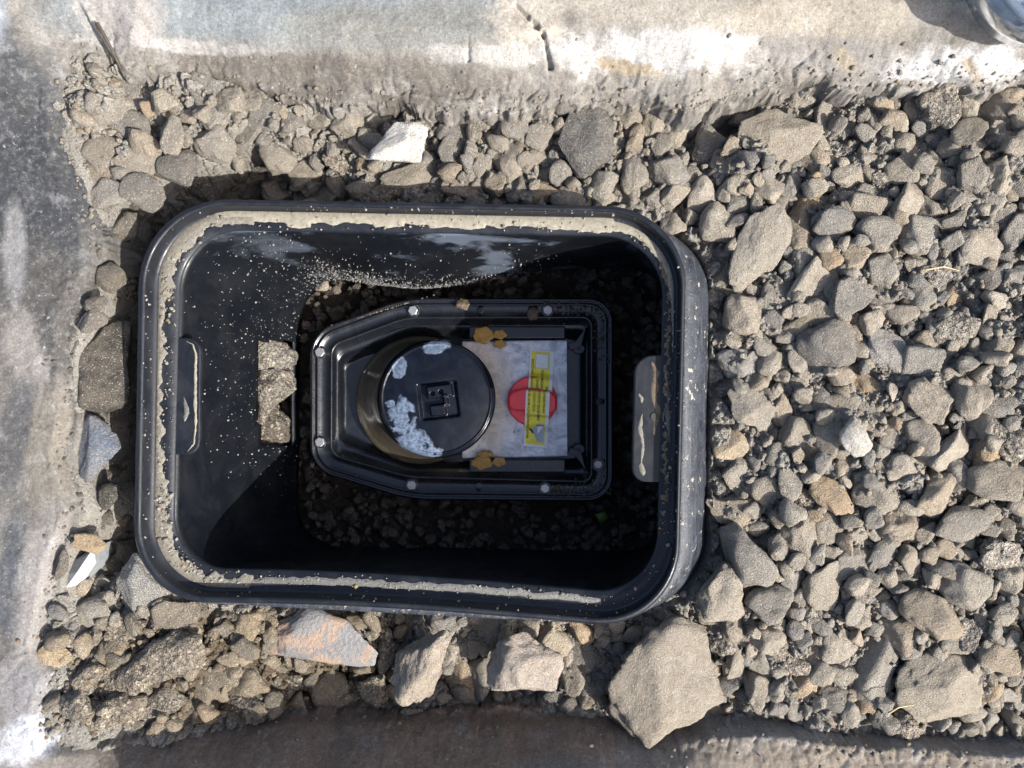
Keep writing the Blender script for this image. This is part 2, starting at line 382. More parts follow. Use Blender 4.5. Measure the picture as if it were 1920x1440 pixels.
bot_e = [(a, 720 + (b - 720) * (1 + .075 * float(sstep(a, 300, 420) * sstep(a, 1330, 1180)))) for a, b in bot_e]
poly = np.array(top_e[2:] + bot_e + left_e, float)
polyW = np.stack([(poly[:, 0] - 960) * KP, -(poly[:, 1] - 720) * KP], 1)
def sdist(x, y, P):
    """signed distance to closed polygon, negative inside"""
    d = np.full(x.shape, 1e9); ins = np.zeros(x.shape, bool)
    for i in range(len(P)):
        ax, ay = P[i - 1]; bx, by = P[i]; ex, ey = bx - ax, by - ay
        t = np.clip(((x - ax) * ex + (y - ay) * ey) / (ex * ex + ey * ey + 1e-18), 0, 1)
        d = np.minimum(d, (x - ax - t * ex) ** 2 + (y - ay - t * ey) ** 2)
        c = ((ay > y) != (by > y)) & (x < (bx - ax) * (y - ay) / (by - ay + 1e-18) + ax); ins ^= c
    d = np.sqrt(d); return np.where(ins, -d, d)
def conc_h(x, y):
    px = x / KP + 960; py = -y / KP + 720
    d = sdist(x, y, polyW) + fbm(x, y, 0, 60, 4, 3) * .0080
    wt = sstep(py, 260, 150); wb = sstep(py, 1290, 1350) * sstep(px, 90, 300); wl = 1 - np.clip(wt + wb, 0, 1)
    d0 = sdist(x, y, polyW) + fbm(x, y, 0, 22, 2, 3) * .004; dp = np.maximum(d0, 0)
    lft = sstep(px, 420, 180)
    ht = -.024 * (1 - lft) - .006 * lft + sstep(dp, 0, .006) * .008 + sstep(dp, .004, .038) * (.026 - .012 * lft) + sstep(dp, .036, .046) * .004
    rgt = sstep(px, 1180, 1420); lfb = sstep(px, 420, 250)
    hb1 = -.052 + sstep(dp, 0, .004) * .008 + np.clip(dp / .046, 0, 1) * .105
    hb2 = -.050 + sstep(dp, 0, .007) * .024 + sstep(dp, .006, .03) * .006
    hb3 = -.030 + sstep(dp, 0, .02) * .024
    hb = hb1 * (1 - rgt) + hb2 * rgt; hb = hb * (1 - lfb) + hb3 * lfb
    hl = -.010 + sstep(dp, 0, .008) * .008
    h = wt * ht + wb * hb + wl * hl
    rough = .0006 + .0008 * wb + .0012 * wt * sstep(dp, .045, .01)
    h = h + fbm(x, y, 0, 45, 4, 21) * rough * 1.3 + fbm(x, y, 0, 260, 3, 23) * rough * .6
    c1, c2, ci = cells(x + fbm(x, y, 0, 90, 2, 77) * .004, y + fbm(x, y, 0, 90, 2, 78) * .004, 95, 33)
    lump = sstep(dp, .030, .004) * np.clip(.55 + 1.5 * fbm(x, y, 0, 25, 2, 79), 0, 1) * (wt * (1 - .3 * lft) + .8 * wb + .35 * wl)
    h = h + lump * ((ci - .5) * .0035 + np.minimum(c2 - c1, .35) * .007 - .001)
    h = h + fbm(x, y, 0, 420, 2, 81) * .0003
    # hairline breaks in the upper ledge
    for (x0, y0, x1, y1, w, dep) in ((178, 42, 232, 148, .0022, .008), (965, 40, 1015, 90, .0022, .007), (1015, 88, 1030, 134, .0026, .008), (882, 98, 880, 128, .0016, .003)):
        a = np.array([(x0 - 960) * KP, -(y0 - 720) * KP]); b = np.array([(x1 - 960) * KP, -(y1 - 720) * KP]); e = b - a
        t = np.clip(((x - a[0]) * e[0] + (y - a[1]) * e[1]) / (e @ e), 0, 1)
        dd = np.hypot(x - a[0] - t * e[0], y - a[1] - t * e[1]) + fbm(x, y, 0, 160, 3, 31) * .0022
        h = h - dep * sstep(dd, w, w * .3) * (.4 + .6 * t)
    h = np.where(d < 0, h + np.maximum(d * 6, -.10), h)
    return h, d
def axis(a, b, step, far):
    core = np.arange(a, b, step); ext = []; s = step; v = b
    while v < far: ext.append(v); s *= 1.35; v += s
    lo = []; s = step; v = a - step
    while v > -far: lo.append(v); s *= 1.35; v -= s
    return np.concatenate([lo[::-1], core, ext])
ax_ = axis(-.392, .392, .00108, 3.0); ay_ = axis(-.30, .30, .00108, 3.0)
X, Y = np.meshgrid(ax_, ay_, indexing='ij'); x = X.ravel(); y = Y.ravel()
h, d = conc_h(x, y)
cl = sstep(d, .004, 0.0) * .0022
V = np.stack([x + cl * (fbm(x, y, h, 170, 3, 91)) * 1.6, y + cl * (fbm(x, y, h, 170, 3, 95)) * 1.6, h + sstep(d, .002, -.002) * fbm(x, y, h, 200, 2, 97) * .002], 1); F = grid_faces(len(ax_), len(ay_))
dc = d[F].max(1); F = F[dc > -.016]
cx = V[F][:, :, 0].mean(1) / KP + 960; cy = -V[F][:, :, 1].mean(1) / KP + 720
lab = np.where((cy < 250) & ((cx > 128) | (cy < 105)), 0, np.where((cy > 1290 + (cx < 300) * 105), 2, 1))
lab = np.where((cx > 1200) & (lab == 1) & (cy < 720), 0, np.where((cx > 1200) & (lab == 1), 2, lab))
def sub(V, F):
    u, inv = np.unique(F, return_inverse=True); return V[u], inv.reshape(F.shape)
for k, (nm, lb) in enumerate((('kerb', 'upper'), ('pavement', 'left'), ('kerb', 'lower'))):
    v_, f_ = sub(V, F[lab == k]); mesh_np(nm, v_, f_, M['concrete'], kind='structure')

# ------------------------------------------------------------ soil of the trench
ctl = np.array([(1400,300,-.034),(1400,700,-.040),(1400,1100,-.036),(1850,300,-.030),(1850,700,-.028),(1850,1200,-.034),(1600,1330,-.050),(1900,1400,-.056),(1300,1330,-.060),
 (1250,300,-.046),(1000,300,-.050),(750,300,-.054),(600,350,-.072),(450,345,-.088),(500,230,-.036),(700,222,-.042),(1000,225,-.040),(1300,215,-.046),
 (1500,190,-.052),(1700,180,-.050),(1850,170,-.050),(200,200,-.010),(350,200,-.012),(250,330,-.014),(370,280,-.018),(190,430,-.016),(420,220,-.018),
 (300,400,-.070),(230,500,-.095),(225,700,-.090),(205,880,-.085),(220,960,-.065),(180,600,-.06),(160,1030,-.055),(215,1020,-.07),(250,1100,-.030),(160,1200,-.022),(350,1230,-.030),(200,1330,-.022),
 (300,1370,-.03),(420,1340,-.055),(420,1180,-.042),(600,1200,-.050),(800,1200,-.056),(1000,1200,-.056),(1150,1300,-.064),(600,1330,-.080),(900,1330,-.080),(1250,1250,-.046),
 (1345,500,-.048),(1345,700,-.052),(1335,1000,-.048),(1600,500,-.032), (1600,900,-.032), (1370,215,-.085), (1300,235,-.078), (1460,185,-.07), (330,405,-.10), (270,455,-.105), (400,350,-.095), (470,352,-.09)], float)
KS = (HC + .035) / FPX
boxt = rounded([(-.250, .121), (.150, .121), (.150, -.163), (-.250, -.163)], .045, 10, 8)
def soil_base(x, y):
    px = x / KS + 960; py = -y / KS + 720
    s = 0; w = 0
    for (a, b, c) in ctl:
        q = 1 / (((px - a) ** 2 + (py - b) ** 2) + 900) ** 1.6; s = s + q * c; w = w + q
    return s / w
def soil_h(x, y, fine=True):
    px = x / KS + 960; py = -y / KS + 720
    h = soil_base(x, y)
    if fine:
        h = h + .0015 * sstep(px, 1320, 1380) + .005 * sstep(px, 700, 500) * sstep(py, 1060, 1150)
        h = h + fbm(x, y, 0, 30, 3, 41) * .006
        xx = x + fbm(x, y, 0, 70, 2, 51) * .005; yy = y + fbm(x, y, 0, 70, 2, 52) * .005
        f1, f2, idv = cells(xx, yy, 62, 5)
        h = h + (idv - .5) * .009 + np.minimum(f2 - f1, .3) * .020
        f1, f2, idv = cells(xx + .3, yy, 190, 8)
        h = h + (idv - .5) * .004 + np.minimum(f2 - f1, .4) * .006
        h = h + fbm(x, y, 0, 350, 3, 61) * .0016
    de = sdist(x, y, polyW); lf = sstep(px, 300, 180)
    he = -.010 * lf + -.045 * (1 - lf)
    ke = sstep(de, -.022, -.003) * lf + sstep(de, -.010, -.002) * (1 - lf) * .4
    h = h * (1 - ke) + np.maximum(h, he) * ke
    d = sdist(x, y, boxt)
    hin = -.186 + (fbm(x, y, 0, 40, 3, 71) * .006 + fbm(x, y, 0, 300, 3, 72) * .003 if fine else 0)
    k = sstep(d, .002, -.006)
    return h * (1 - k) + hin * k
ax2 = np.arange(-.36, .62, .00115); ay2 = np.arange(-.315, .262, .00115)
X, Y = np.meshgrid(ax2, ay2, indexing='ij'); x = X.ravel(); y = Y.ravel()
dt = sdist(x, y, polyW); hs = soil_h(x, y)
V = np.stack([x, y, hs], 1); F = grid_faces(len(ax2), len(ay2)); F = F[dt[F].min(1) < .004]
v_, f_ = sub(V, F)
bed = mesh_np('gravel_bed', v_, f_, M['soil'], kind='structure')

# ------------------------------------------------------------ stone shapes
def ico(sub_):
    bm = bmesh.new(); bmesh.ops.create_icosphere(bm, subdivisions=sub_, radius=1.0)
    bm.verts.ensure_lookup_table(); V = np.array([v.co[:] for v in bm.verts]); F = np.array([[v.index for v in f.verts] for f in bm.faces]); bm.free(); return V, F
ICO = {s: ico(s) for s in (1, 2, 3, 4, 5)}
def rock(sub_, seed, planes=11, round_=.10, rough=.05):
    r = np.random.default_rng(seed); D, F = ICO[sub_]
    n = r.normal(size=(planes, 3)); n /= np.linalg.norm(n, axis=1)[:, None]; o = r.uniform(.50, .90, planes)
    dots = D @ n.T; q = np.where(dots > .05, o / np.maximum(dots, .05), 9.0)
    q = np.concatenate([q, np.full((len(D), 1), 1.18)], 1)
    k = 1 / round_; rad = -np.log(np.exp(-q * k).sum(1)) / k
    P = D * rad[:, None]
    s = seed * 3.7
    nn = fbm(P[:, 0] + s, P[:, 1], P[:, 2], 1.5, 2, seed) * (.10 + rough * 1.5) + fbm(P[:, 0] + s, P[:, 1], P[:, 2], 4.5, 5, seed + 5, .62) * rough * 1.7
    P = P * (1 + nn)[:, None]
    P -= (P.max(0) + P.min(0)) / 2; P /= (P.max(0) - P.min(0)) / 2
    return P, F
def rock_mesh(sub_, seed, mat, **k):
    P, F = rock(sub_, seed, **k); me = bpy.data.meshes.new('stone')
    me.vertices.add(len(P)); me.vertices.foreach_set('co', P.astype(np.float32).ravel())
    me.loops.add(F.size); me.loops.foreach_set('vertex_index', F.astype(np.int32).ravel())
    me.polygons.add(len(F)); me.polygons.foreach_set('loop_start', np.arange(0, F.size, 3, dtype=np.int32)); me.update(calc_edges=True)
    me.polygons.foreach_set('use_smooth', np.full(len(F), True)); me.materials.append(mat); return me
ROCKS = [rock_mesh(4, 100 + i, M['stone'], planes=6 + i % 5, round_=.018 + .012 * (i % 4), rough=.055) for i in range(30)]
CLODS = [rock_mesh(4, 300 + i, M['crumb'], planes=8, round_=.08, rough=.15) for i in range(10)]
def place_stone(me, px, py, w, h, rot, zup=.35, thick=.62, tilt=.25, col=(.30, .265, .215), name='stone', parent=None, z=None):
    x0, y0, _ = W(px, py, -.035)
    g = float(soil_h(np.array([x0]), np.array([y0]), False)[0]) if z is None else z
    k = (HC - g) / FPX; t = thick * min(w, h) * k / 2
    zc = g + t * zup * 2
    x0, y0, _ = W(px, py, zc)
    o = bpy.data.objects.new(name, me); COL.objects.link(o)
    o.location = (x0, y0, zc); o.scale = (w * k / 2 * 1.04, h * k / 2 * 1.04, t)
    o.rotation_euler = (random.uniform(-tilt, tilt), random.uniform(-tilt, tilt), math.radians(-rot)); o.color = (*col, 1)
    if parent: o.parent = parent
    return o
BE = (.33, .29, .235); GR = (.22, .21, .195); DK = (.085, .082, .078); TN = (.36, .27, .17); PK = (.38, .32, .27)
# px, py, w, h, rot(clockwise, photo), colour, label, options
big = [
 (747, 275, 122, 78, -28, (.62, .60, .56), 'bright white chalky stone lying above the top edge of the black chamber', dict(planes=12, z=-.028)),
 (1098, 262, 100, 138, -4, (.075, .075, .072), 'large dark grey wet stone with a flat face, above the right half of the chamber', dict(wet=1, planes=6, thick=.5)),
 (1450, 262, 168, 112, -30, (.34, .30, .24), 'large pale flat stone leaning under the upper kerb at right, its top end in shade', dict(planes=7, thick=.4)),
 (1330, 275, 58, 92, 15, (.23, .215, .19), 'mid grey upright stone just left of the large pale flat stone under the kerb', {}),
 (190, 690, 120, 160, -5, (.045, .042, .039), 'large dark grey boulder in the pit left of the chamber', dict(wet=.5, planes=8, thick=.7, z=-.050)),
 (182, 838, 84, 120, -12, (.11, .135, .18), 'wet blue-grey shiny stone below the dark boulder left of the chamber', dict(wet=1, planes=6, z=-.026)),
 (172, 603, 58, 40, -18, (.17, .155, .135), 'small grey stone wedged between the pavement edge and the dark boulder', {}),
 (178, 572, 40, 36, 0, (.10, .09, .08), 'small dark stone at the pavement edge, topmost of the pair above the boulder', {}),
 (168, 1018, 62, 34, 20, (.40, .29, .17), 'tan orange stone just above the white triangular shard', {}),
 (102, 1224, 66, 52, 0, (.44, .34, .21), 'round tan stone lying flat at the left pavement edge near the bottom', dict(thick=.3)),
 (262, 1100, 86, 118, -20, (.24, .24, .23), 'grey flat stone under the lower left corner of the chamber', dict(wet=.6, thick=.5)),
 (598, 1196, 222, 104, 14, (.21, .195, .175), 'long grey slab stone with rusty orange patches below the chamber', dict(slab=1, thick=.34, planes=9, z=-.040)),
 (415, 1212, 36, 78, -6, (.42, .33, .17), 'yellowish oval half stone shaped like a shell, left of the long slab stone', dict(planes=4, rough=.02)),
 (388, 1202, 22, 58, 20, (.33, .35, .38), 'thin blue-grey sliver beside the yellowish oval stone', dict(planes=5)),
 (335, 1155, 90, 78, 25, (.19, .165, .13), 'crumbly brown-grey clod below the lower left curve of the chamber', dict(rough=.1)),
 (463, 1165, 62, 66, 20, (.32, .25, .16), 'brown crumbly stone touching the chamber edge left of the slab stone', dict(rough=.09)),
 (785, 1248, 92, 158, 14, (.40, .34, .275), 'tall tan sandy stone standing below the middle of the chamber', dict(planes=8, rough=.08, z=-.040)),
 (866, 1276, 50, 78, -8, (.33, .25, .175), 'smooth brown oval stone right of the tall tan stone', dict(planes=5, rough=.02)),
 (985, 1252, 128, 118, 20, (.42, .36, .31), 'large pinkish white angular stone below the chamber', dict(planes=8, rough=.07, z=-.042)),
 (1040, 1200, 66, 72, 10, (.44, .38, .29), 'pale crumbly stone touching the upper right of the pinkish stone', dict(rough=.1)),
 (1252, 1272, 205, 232, 10, (.33, .29, .235), 'biggest stone of all, sandy grey, off the lower right corner of the chamber', dict(planes=14, thick=.42, rough=.06, z=-.056)),
 (1422, 468, 92, 168, 22, (.33, .30, .25), 'long pale upright stone in the gravel off the upper right corner of the chamber', dict(planes=7)),
 (1601, 820, 52, 74, -14, (.55, .52, .47), 'white triangular stone in the middle of the gravel field', dict(planes=6, rough=.03, z=-.018)),
 (1358, 1112, 92, 108, 15, (.34, .30, .245), 'broad beige stone just right of the lower right corner of the chamber', {}),
 (1380, 180, 0, 0, 0, BE, '', {}),
 (1566, 1304, 92, 62, -10, (.13, .125, .115), 'dark smooth half-buried stone by the lower kerb at right', dict(planes=6)),
 (1500, 1288, 62, 56, -20, (.42, .31, .20), 'two-tone brown and cream stone left of the dark half-buried stone', dict(planes=6)),
 (1770, 1290, 170, 140, 15, (.36, .315, .25), 'wide flat sandy stone near the lower right corner of the photo', dict(thick=.35, planes=8)),
 (1649, 190, 50, 66, -5, (.42, .33, .23), 'orange-tinged stone under the edge of the upper kerb at right', {}),
 (1405, 760, 92, 74, 15, (.29, .265, .225), 'grey rounded stone beside the right side of the chamber, at the height of its tab', {}),
 (1369, 833, 64, 56, 0, (.44, .35, .24), 'smooth tan round stone touching the right side of the chamber', dict(planes=5, rough=.02)),
 (1384, 682, 78, 56, 0, (.32, .31, .29), 'speckled pale grey stone right of the chamber, left neighbour of a small buff one', {}),
 (310, 190, 52, 46, -4, (.40, .36, .28), 'square cream-bordered stone set in the broken mortar at upper left', dict(planes=6, z=-.012)),
 (322, 252, 46, 78, 5, (.26, .24, .20), 'grey upright stone below the square cream stone at upper left', dict(z=-.014)),
 (180, 195, 100, 82, -20, (.25, .23, .20), 'broad grey flat stone at the far upper left of the trench', dict(z=-.016, thick=.3)),
 (388, 190, 74, 102, 0, (.24, .225, .20), 'pale grey flat stone right of the square cream stone at upper left', dict(z=-.02, thick=.3)),
 (1343, 918, 0, 0, 0, BE, '', {}),
 (1375, 960, 96, 62, -8, (.34, .29, .22), 'light brown oblong stone by the right side of the chamber below its tab', {}),
 (1372, 996, 70, 34, -28, (.48, .38, .20), 'yellow ochre wedge stone at the lower right side of the chamber', dict(planes=5)),
 (1660, 655, 66, 92, -28, (.36, .34, .31), 'heart-shaped pale stone beside a triangular one in the middle right gravel', dict(planes=6)),
 (1745, 752, 98, 82, 18, (.35, .30, .24), 'large smooth beige stone right of centre in the gravel field', dict(planes=7)),
 (1598, 563, 78, 84, 10, (.26, .24, .215), 'ring-marked grey stone in the upper middle of the gravel field', {}),
 (605, 531, 26, 30, 10, (.33, .29, .23), 'small cream stone on the dark soil at the upper left inside the chamber', dict(z=-.172)),
]
bigs = []
for i, (px, py, w, h, rot, col, lb, op) in enumerate(big):
    if not w: continue
    op = dict(op); wet = op.pop('wet', 0); slab = op.pop('slab', 0); th = op.pop('thick', .6); z = op.pop('z', None)
    mat = M['wetstone'] if wet >= .6 else M['stone']
    if slab:
        t = NT('rusty_slab_stone'); n1 = t.noise(38, 7, .65, dist=.6); n2 = t.noise(400, 5, .7)
        c = t.mix(t.ramp(n1, .50, .56), (.14, .135, .13), (.30, .185, .11)); c = t.mix(t.ramp(n2, .3, .7, 0, .6), c, (.25, .235, .21))
        mat = t.fin(c, t.ramp(n1, .3, .7, .3, .7), t.bump(n2, .0014, .9), .6)
    me = rock_mesh(5 if w * h > 5000 else 4, 900 + i * 13, mat, **{**dict(planes=8, round_=.025, rough=.055), **op})
    o = place_stone(me, px, py, w, h, rot, zup=.62, thick=th, tilt=.12, col=col, z=z)
    o['label'] = lb; o['category'] = 'stone'; bigs.append((px, py, (w + h) / 4, o))
sg = simple('shard_grey', (.22, .23, .235), .6, var=.3, sc=300); sw = simple('shard_white', (.52, .53, .55), .6, var=.25, sc=300)
sp_ = [(103, 1082, -.020), (140, 1050, -.016), (176, 1026, -.017), (180, 1055, -.022), (158, 1088, -.022), (134, 1114, -.022), (113, 1104, -.020), (170, 1036, -.0105), (146, 1072, -.0095), (124, 1102, -.013)]
sv = [W(*p) for p in sp_] + [(W(*p)[0], W(*p)[1], -.042) for p in sp_[:7]]
shard = mesh_np('stone', sv, [[1, 0, 8], [2, 1, 7], [1, 8, 7], [0, 6, 9], [0, 9, 8], [3, 2, 7], [4, 3, 7], [4, 7, 8], [5, 4, 8], [5, 8, 9], [6, 5, 9]] + [[i, (i + 1) % 7, 10 + (i + 1) % 7, 10 + i] for i in range(7)], sg, smooth=False, label='white and grey angular shard at the pavement edge, lower left', cat='stone')
shard.data.materials.append(sw)
for i in (5, 6, 7, 8, 9, 10): shard.data.polygons[i].material_index = 1
bevel(shard, .0008, 2, 15)
occ = [(142, 1075, 40)] + [(a, b, r) for a, b, r, _ in bigs] + [(1098, 300, 50), (1500, 240, 40), (560, 1180, 50), (650, 1220, 45), (1440, 520, 40), (1230, 1330, 80), (785, 1210, 40), (785, 1290, 40)]
# measured stones of the gravel field and strips
meas = [(1548,210,38,88,10),(1755,200,72,84,0),(1815,178,52,74,10),(1862,208,46,104,-32),(1712,200,42,64,0),(1828,330,64,62,0),(1690,320,58,52,0),(1700,377,74,52,-25),(1876,335,50,72,20),(1805,365,58,42,10),
 (1590,335,60,42,0),(1357,520,34,56,15),(1480,345,40,70,10),(1530,300,60,60,0),(1320,370,62,74,25),(1375,345,42,44,0),(1345,420,56,72,0),(1455,558,52,88,20),(1513,535,48,96,15),(1556,530,26,64,-8),(1395,590,66,66,0),(1500,612,54,48,0),
 (1682,585,58,46,-25),(1680,648,0,0,0),(1553,650,92,86,-30),(1620,720,80,44,30),(1443,682,48,48,0),(1497,682,52,54,0),(1725,678,66,58,0),(1502,712,42,54,0),(1550,812,42,72,-10),(1460,855,54,48,0),(1430,912,56,62,20),(1880,596,36,48,0),
 (1870,643,50,52,0),(1790,620,70,60,0),(1820,740,60,90,35),(1870,760,66,40,-10),(1840,530,60,40,0),(1760,515,60,60,20),(1830,460,80,60,0),(1400,1040,94,92,10),(1680,985,62,52,-10),(1605,1003,42,52,20),(1440,1132,74,64,0),(1540,1092,62,84,10),
 (1735,1003,38,48,0),(1655,1040,50,74,20),(1625,1112,66,34,0),(1640,1245,60,150,5),(1683,1185,54,86,-12),(1745,1152,104,74,10),(1660,1358,48,62,0),(1375,1178,42,48,0),(1850,1292,40,38,0),(1432,1192,64,62,0),(1810,1100,80,70,10),(1870,1040,76,60,20),
 (1800,980,90,60,-10),(1750,930,80,70,0),(1860,900,90,70,15),(1700,880,80,60,-10),(1640,930,70,60,0),(1560,930,80,60,20),(1500,1000,70,90,15),(1480,1240,60,60,0),(1570,1210,70,60,0),(1460,770,40,60,0),(1530,745,60,46,0),(1780,840,90,60,-15),(1890,820,60,80,0),
 (1560,420,70,60,0),(1640,440,70,60,10),(1720,440,60,70,-10),(1780,420,50,50,0),(1900,440,50,70,0),(1500,440,50,60,0),(1620,390,60,50,0),(1340,560,28,32,0),(1350,640,30,34,0),(1352,1200,50,50,0),(1420,1290,50,70,0),(1870,1230,70,60,0),(1660,510,70,60,0),
 (660,225,66,72,20),(648,262,40,60,-30),(595,260,40,36,0),(520,290,80,80,0),(470,250,60,44,-20),(550,230,50,44,0),(700,215,50,30,0),(800,240,34,40,0),(850,275,50,90,10),(880,215,26,44,-15),(905,225,46,40,0),(960,235,60,56,0),(955,300,56,80,-20),(1012,255,56,54,0),(905,310,46,66,10),
 (1045,300,40,36,0),(910,265,30,34,0),(1010,290,44,50,0),(770,335,110,60,5),(720,365,90,50,0),(870,355,86,44,0),(820,350,34,44,0),(930,350,46,46,0),(1020,365,70,46,0),(975,355,52,60,0),(1050,330,50,56,10),(1080,375,74,52,0),(1130,350,60,60,0),(1135,372,50,48,0),(1175,220,56,54,0),(1225,225,48,72,20),(1190,270,50,66,-10),(1190,330,50,76,0),(1250,320,80,60,20),(1240,275,36,60,10),
 (1180,372,44,40,0),(1225,375,46,44,0),(1260,420,50,50,0),(1270,250,50,60,0),(640,300,70,50,0),(570,330,60,60,0),(620,365,60,40,0),(520,360,60,50,0),(1300,470,40,44,0),
 (845,1215,44,46,0),(880,1215,36,40,0),(840,1160,70,50,0),(890,1155,56,34,0),(920,1180,44,56,0),(905,1210,28,40,0),(960,1170,50,40,0),(1090,1180,50,54,10),(1095,1225,76,56,-10),(1075,1270,44,66,0),(1010,1160,40,40,0),(1130,1180,40,44,0),(1110,1280,50,44,0),(900,1270,56,80,0),(720,1180,40,50,0),(700,1290,60,60,0),
 (540,1290,90,60,0),(620,1290,80,70,0),(470,1270,80,60,0),(450,1310,120,50,-15),(400,1260,70,60,0),(330,1230,120,90,-20),(250,1260,90,80,0),(180,1150,70,60,0),(240,1180,80,60,0),(170,1270,60,60,0),(140,1320,64,64,0),(230,1330,90,60,0),(300,1310,90,70,-30),(770,1345,46,44,0),(380,1150,44,30,0),(395,1160,46,30,20),(660,1300,70,60,0),(1150,1240,40,60,0),(1160,1330,70,50,0),
 (210,125,40,28,0),(240,158,44,36,0),(282,168,62,30,-8),(335,150,42,32,0),(246,236,66,50,10),(216,202,26,30,0),(240,198,46,46,0),(270,196,34,60,0),(165,140,50,40,0),(190,290,60,60,0),(250,300,90,60,0),(330,310,80,60,0),(210,360,70,60,0),(180,330,60,50,0),(430,190,50,50,0),(470,190,50,40,0),(400,270,70,60,0),(270,360,70,60,0),(230,425,60,50,0),
 (210,520,50,56,0),(235,580,56,60,0),(230,540,50,44,0),(255,650,44,60,0),(250,480,56,60,0),(300,400,60,50,0),(235,950,66,90,0),(205,1010,60,40,0),(215,1060,50,44,0),(230,900,50,60,0),(205,930,40,50,0),(350,370,60,44,0),(400,350,60,50,0),(115,1060,30,60,30)]
pal = np.array([(.33,.29,.235),(.30,.275,.235),(.36,.32,.26),(.26,.245,.22),(.22,.21,.195),(.34,.28,.21),(.40,.35,.29),(.18,.17,.155),(.37,.27,.17)])
pw = np.array([.24,.2,.15,.12,.08,.1,.05,.04,.02])
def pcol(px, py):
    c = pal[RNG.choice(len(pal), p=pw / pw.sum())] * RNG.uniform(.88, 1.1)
    if px < 480 and 290 + (440 - px) * .5 < py < 1080: c = c * .36  # shade of the left pit put into the stone colour
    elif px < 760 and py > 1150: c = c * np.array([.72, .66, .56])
    elif py > 1290 and px < 1260: c = c * .6  # shade along the lower kerb, also put into the colour
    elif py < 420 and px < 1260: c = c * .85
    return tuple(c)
small = []
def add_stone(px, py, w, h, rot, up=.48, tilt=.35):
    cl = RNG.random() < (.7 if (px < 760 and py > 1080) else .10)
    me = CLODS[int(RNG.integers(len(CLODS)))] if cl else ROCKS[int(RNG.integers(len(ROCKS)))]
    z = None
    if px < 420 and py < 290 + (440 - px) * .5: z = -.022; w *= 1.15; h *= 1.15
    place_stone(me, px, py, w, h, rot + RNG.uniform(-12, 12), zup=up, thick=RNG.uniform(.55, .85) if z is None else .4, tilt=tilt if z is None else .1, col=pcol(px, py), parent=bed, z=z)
nchild = 0
for (px, py, w, h, rot) in meas:
    if w and 1330 < px: w *= 1.16; h *= 1.12
    if w: add_stone(px, py, w, h, rot); occ.append((px, py, (w + h) / 4)); nchild += 1
# filler stones by dart throwing
def zone(px, py):
    x = (px - 960) * KS; y = -(py - 720) * KS
    return (sdist(x, y, polyW) < -.006) & (sdist(x, y, boxt) > .016)
OX = [o[0] for o in occ]; OY = [o[1] for o in occ]; OR = [o[2] for o in occ]
cand = RNG.uniform((90, 120), (2010, 1420), (26000, 2)); cand = cand[zone(cand[:, 0], cand[:, 1])]
filler = []
for stage, (rmin, rmax, n, ov) in enumerate(((20, 34, 3000, .66), (13, 20, 7000, .60), (7, 13, 9000, .62))):
    for (px, py) in cand[RNG.permutation(len(cand))[:n]]:
        r = RNG.uniform(rmin, rmax)
        dd = np.hypot(np.array(OX) - px, np.array(OY) - py)
        if (dd > ov * (np.array(OR) + r)).all():
            OX.append(px); OY.append(py); OR.append(r); filler.append((px, py, r))
filler.sort(key=lambda f: -f[2])
inframe = [f for f in filler if f[0] < 1930]
single = inframe[:max(0, 298 - nchild)]; sset = set((f[0], f[1]) for f in single)
for (px, py, r) in single: add_stone(px, py, 2 * r * RNG.uniform(.9, 1.3), 2 * r * RNG.uniform(.75, 1.1), RNG.uniform(0, 180), up=RNG.uniform(.15, .45))
print('children', nchild + len(single), 'filler', len(filler))
def scatter(name, items, mat, parent=None, kind='stuff', sub_=2, variants=10, seed=500, rough=.05, planes=8, round_=.08, **kw):
    """items: x,y,z, sx,sy,sz, colour -> one joined mesh"""
    base = [rock(sub_, seed + i, planes=planes, round_=round_, rough=rough) for i in range(variants)]
    Vs, Fs, Ts = [], [], []; off = 0
    for (x, y, z, sx, sy, sz, c) in items:
        P, F = base[int(RNG.integers(variants))]
        R = np.array(Euler((RNG.uniform(-.6, .6), RNG.uniform(-.6, .6), RNG.uniform(0, 6.28))).to_matrix())
        Vs.append((P * (sx, sy, sz)) @ R.T + (x, y, z)); Fs.append(F + off); off += len(P); Ts.append(np.tile(c, (len(P), 1)))
    return mesh_np(name, np.concatenate(Vs), np.concatenate(Fs), mat, parent, kind=kind, tint=np.concatenate(Ts), **kw)
rest = [f for f in filler if (f[0], f[1]) not in sset]
items = []
def top(px, py):
    x = (px - 960) * KS; y = -(py - 720) * KS; return x, y, soil_h(x, y)
R_ = np.array(rest); xs, ys, zs = top(R_[:, 0], R_[:, 1])
for i, (px, py, r) in enumerate(rest):
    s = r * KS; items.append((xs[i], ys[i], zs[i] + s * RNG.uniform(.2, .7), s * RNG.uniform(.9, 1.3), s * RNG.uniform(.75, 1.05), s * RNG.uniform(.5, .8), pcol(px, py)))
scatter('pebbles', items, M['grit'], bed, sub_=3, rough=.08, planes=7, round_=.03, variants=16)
# crumbs and grit everywhere on the soil
c2 = RNG.uniform((90, 110), (1980, 1430), (16000, 2)); c2 = c2[zone(c2[:, 0], c2[:, 1])][:12000]
xs, ys, zs = top(c2[:, 0], c2[:, 1]); items = []
for i, (px, py) in enumerate(c2):
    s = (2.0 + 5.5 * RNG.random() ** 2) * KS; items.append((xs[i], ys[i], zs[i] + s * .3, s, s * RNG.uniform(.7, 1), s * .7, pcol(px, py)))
scatter('grit', items, M['grit'], bed, sub_=1, seed=700, rough=.12)
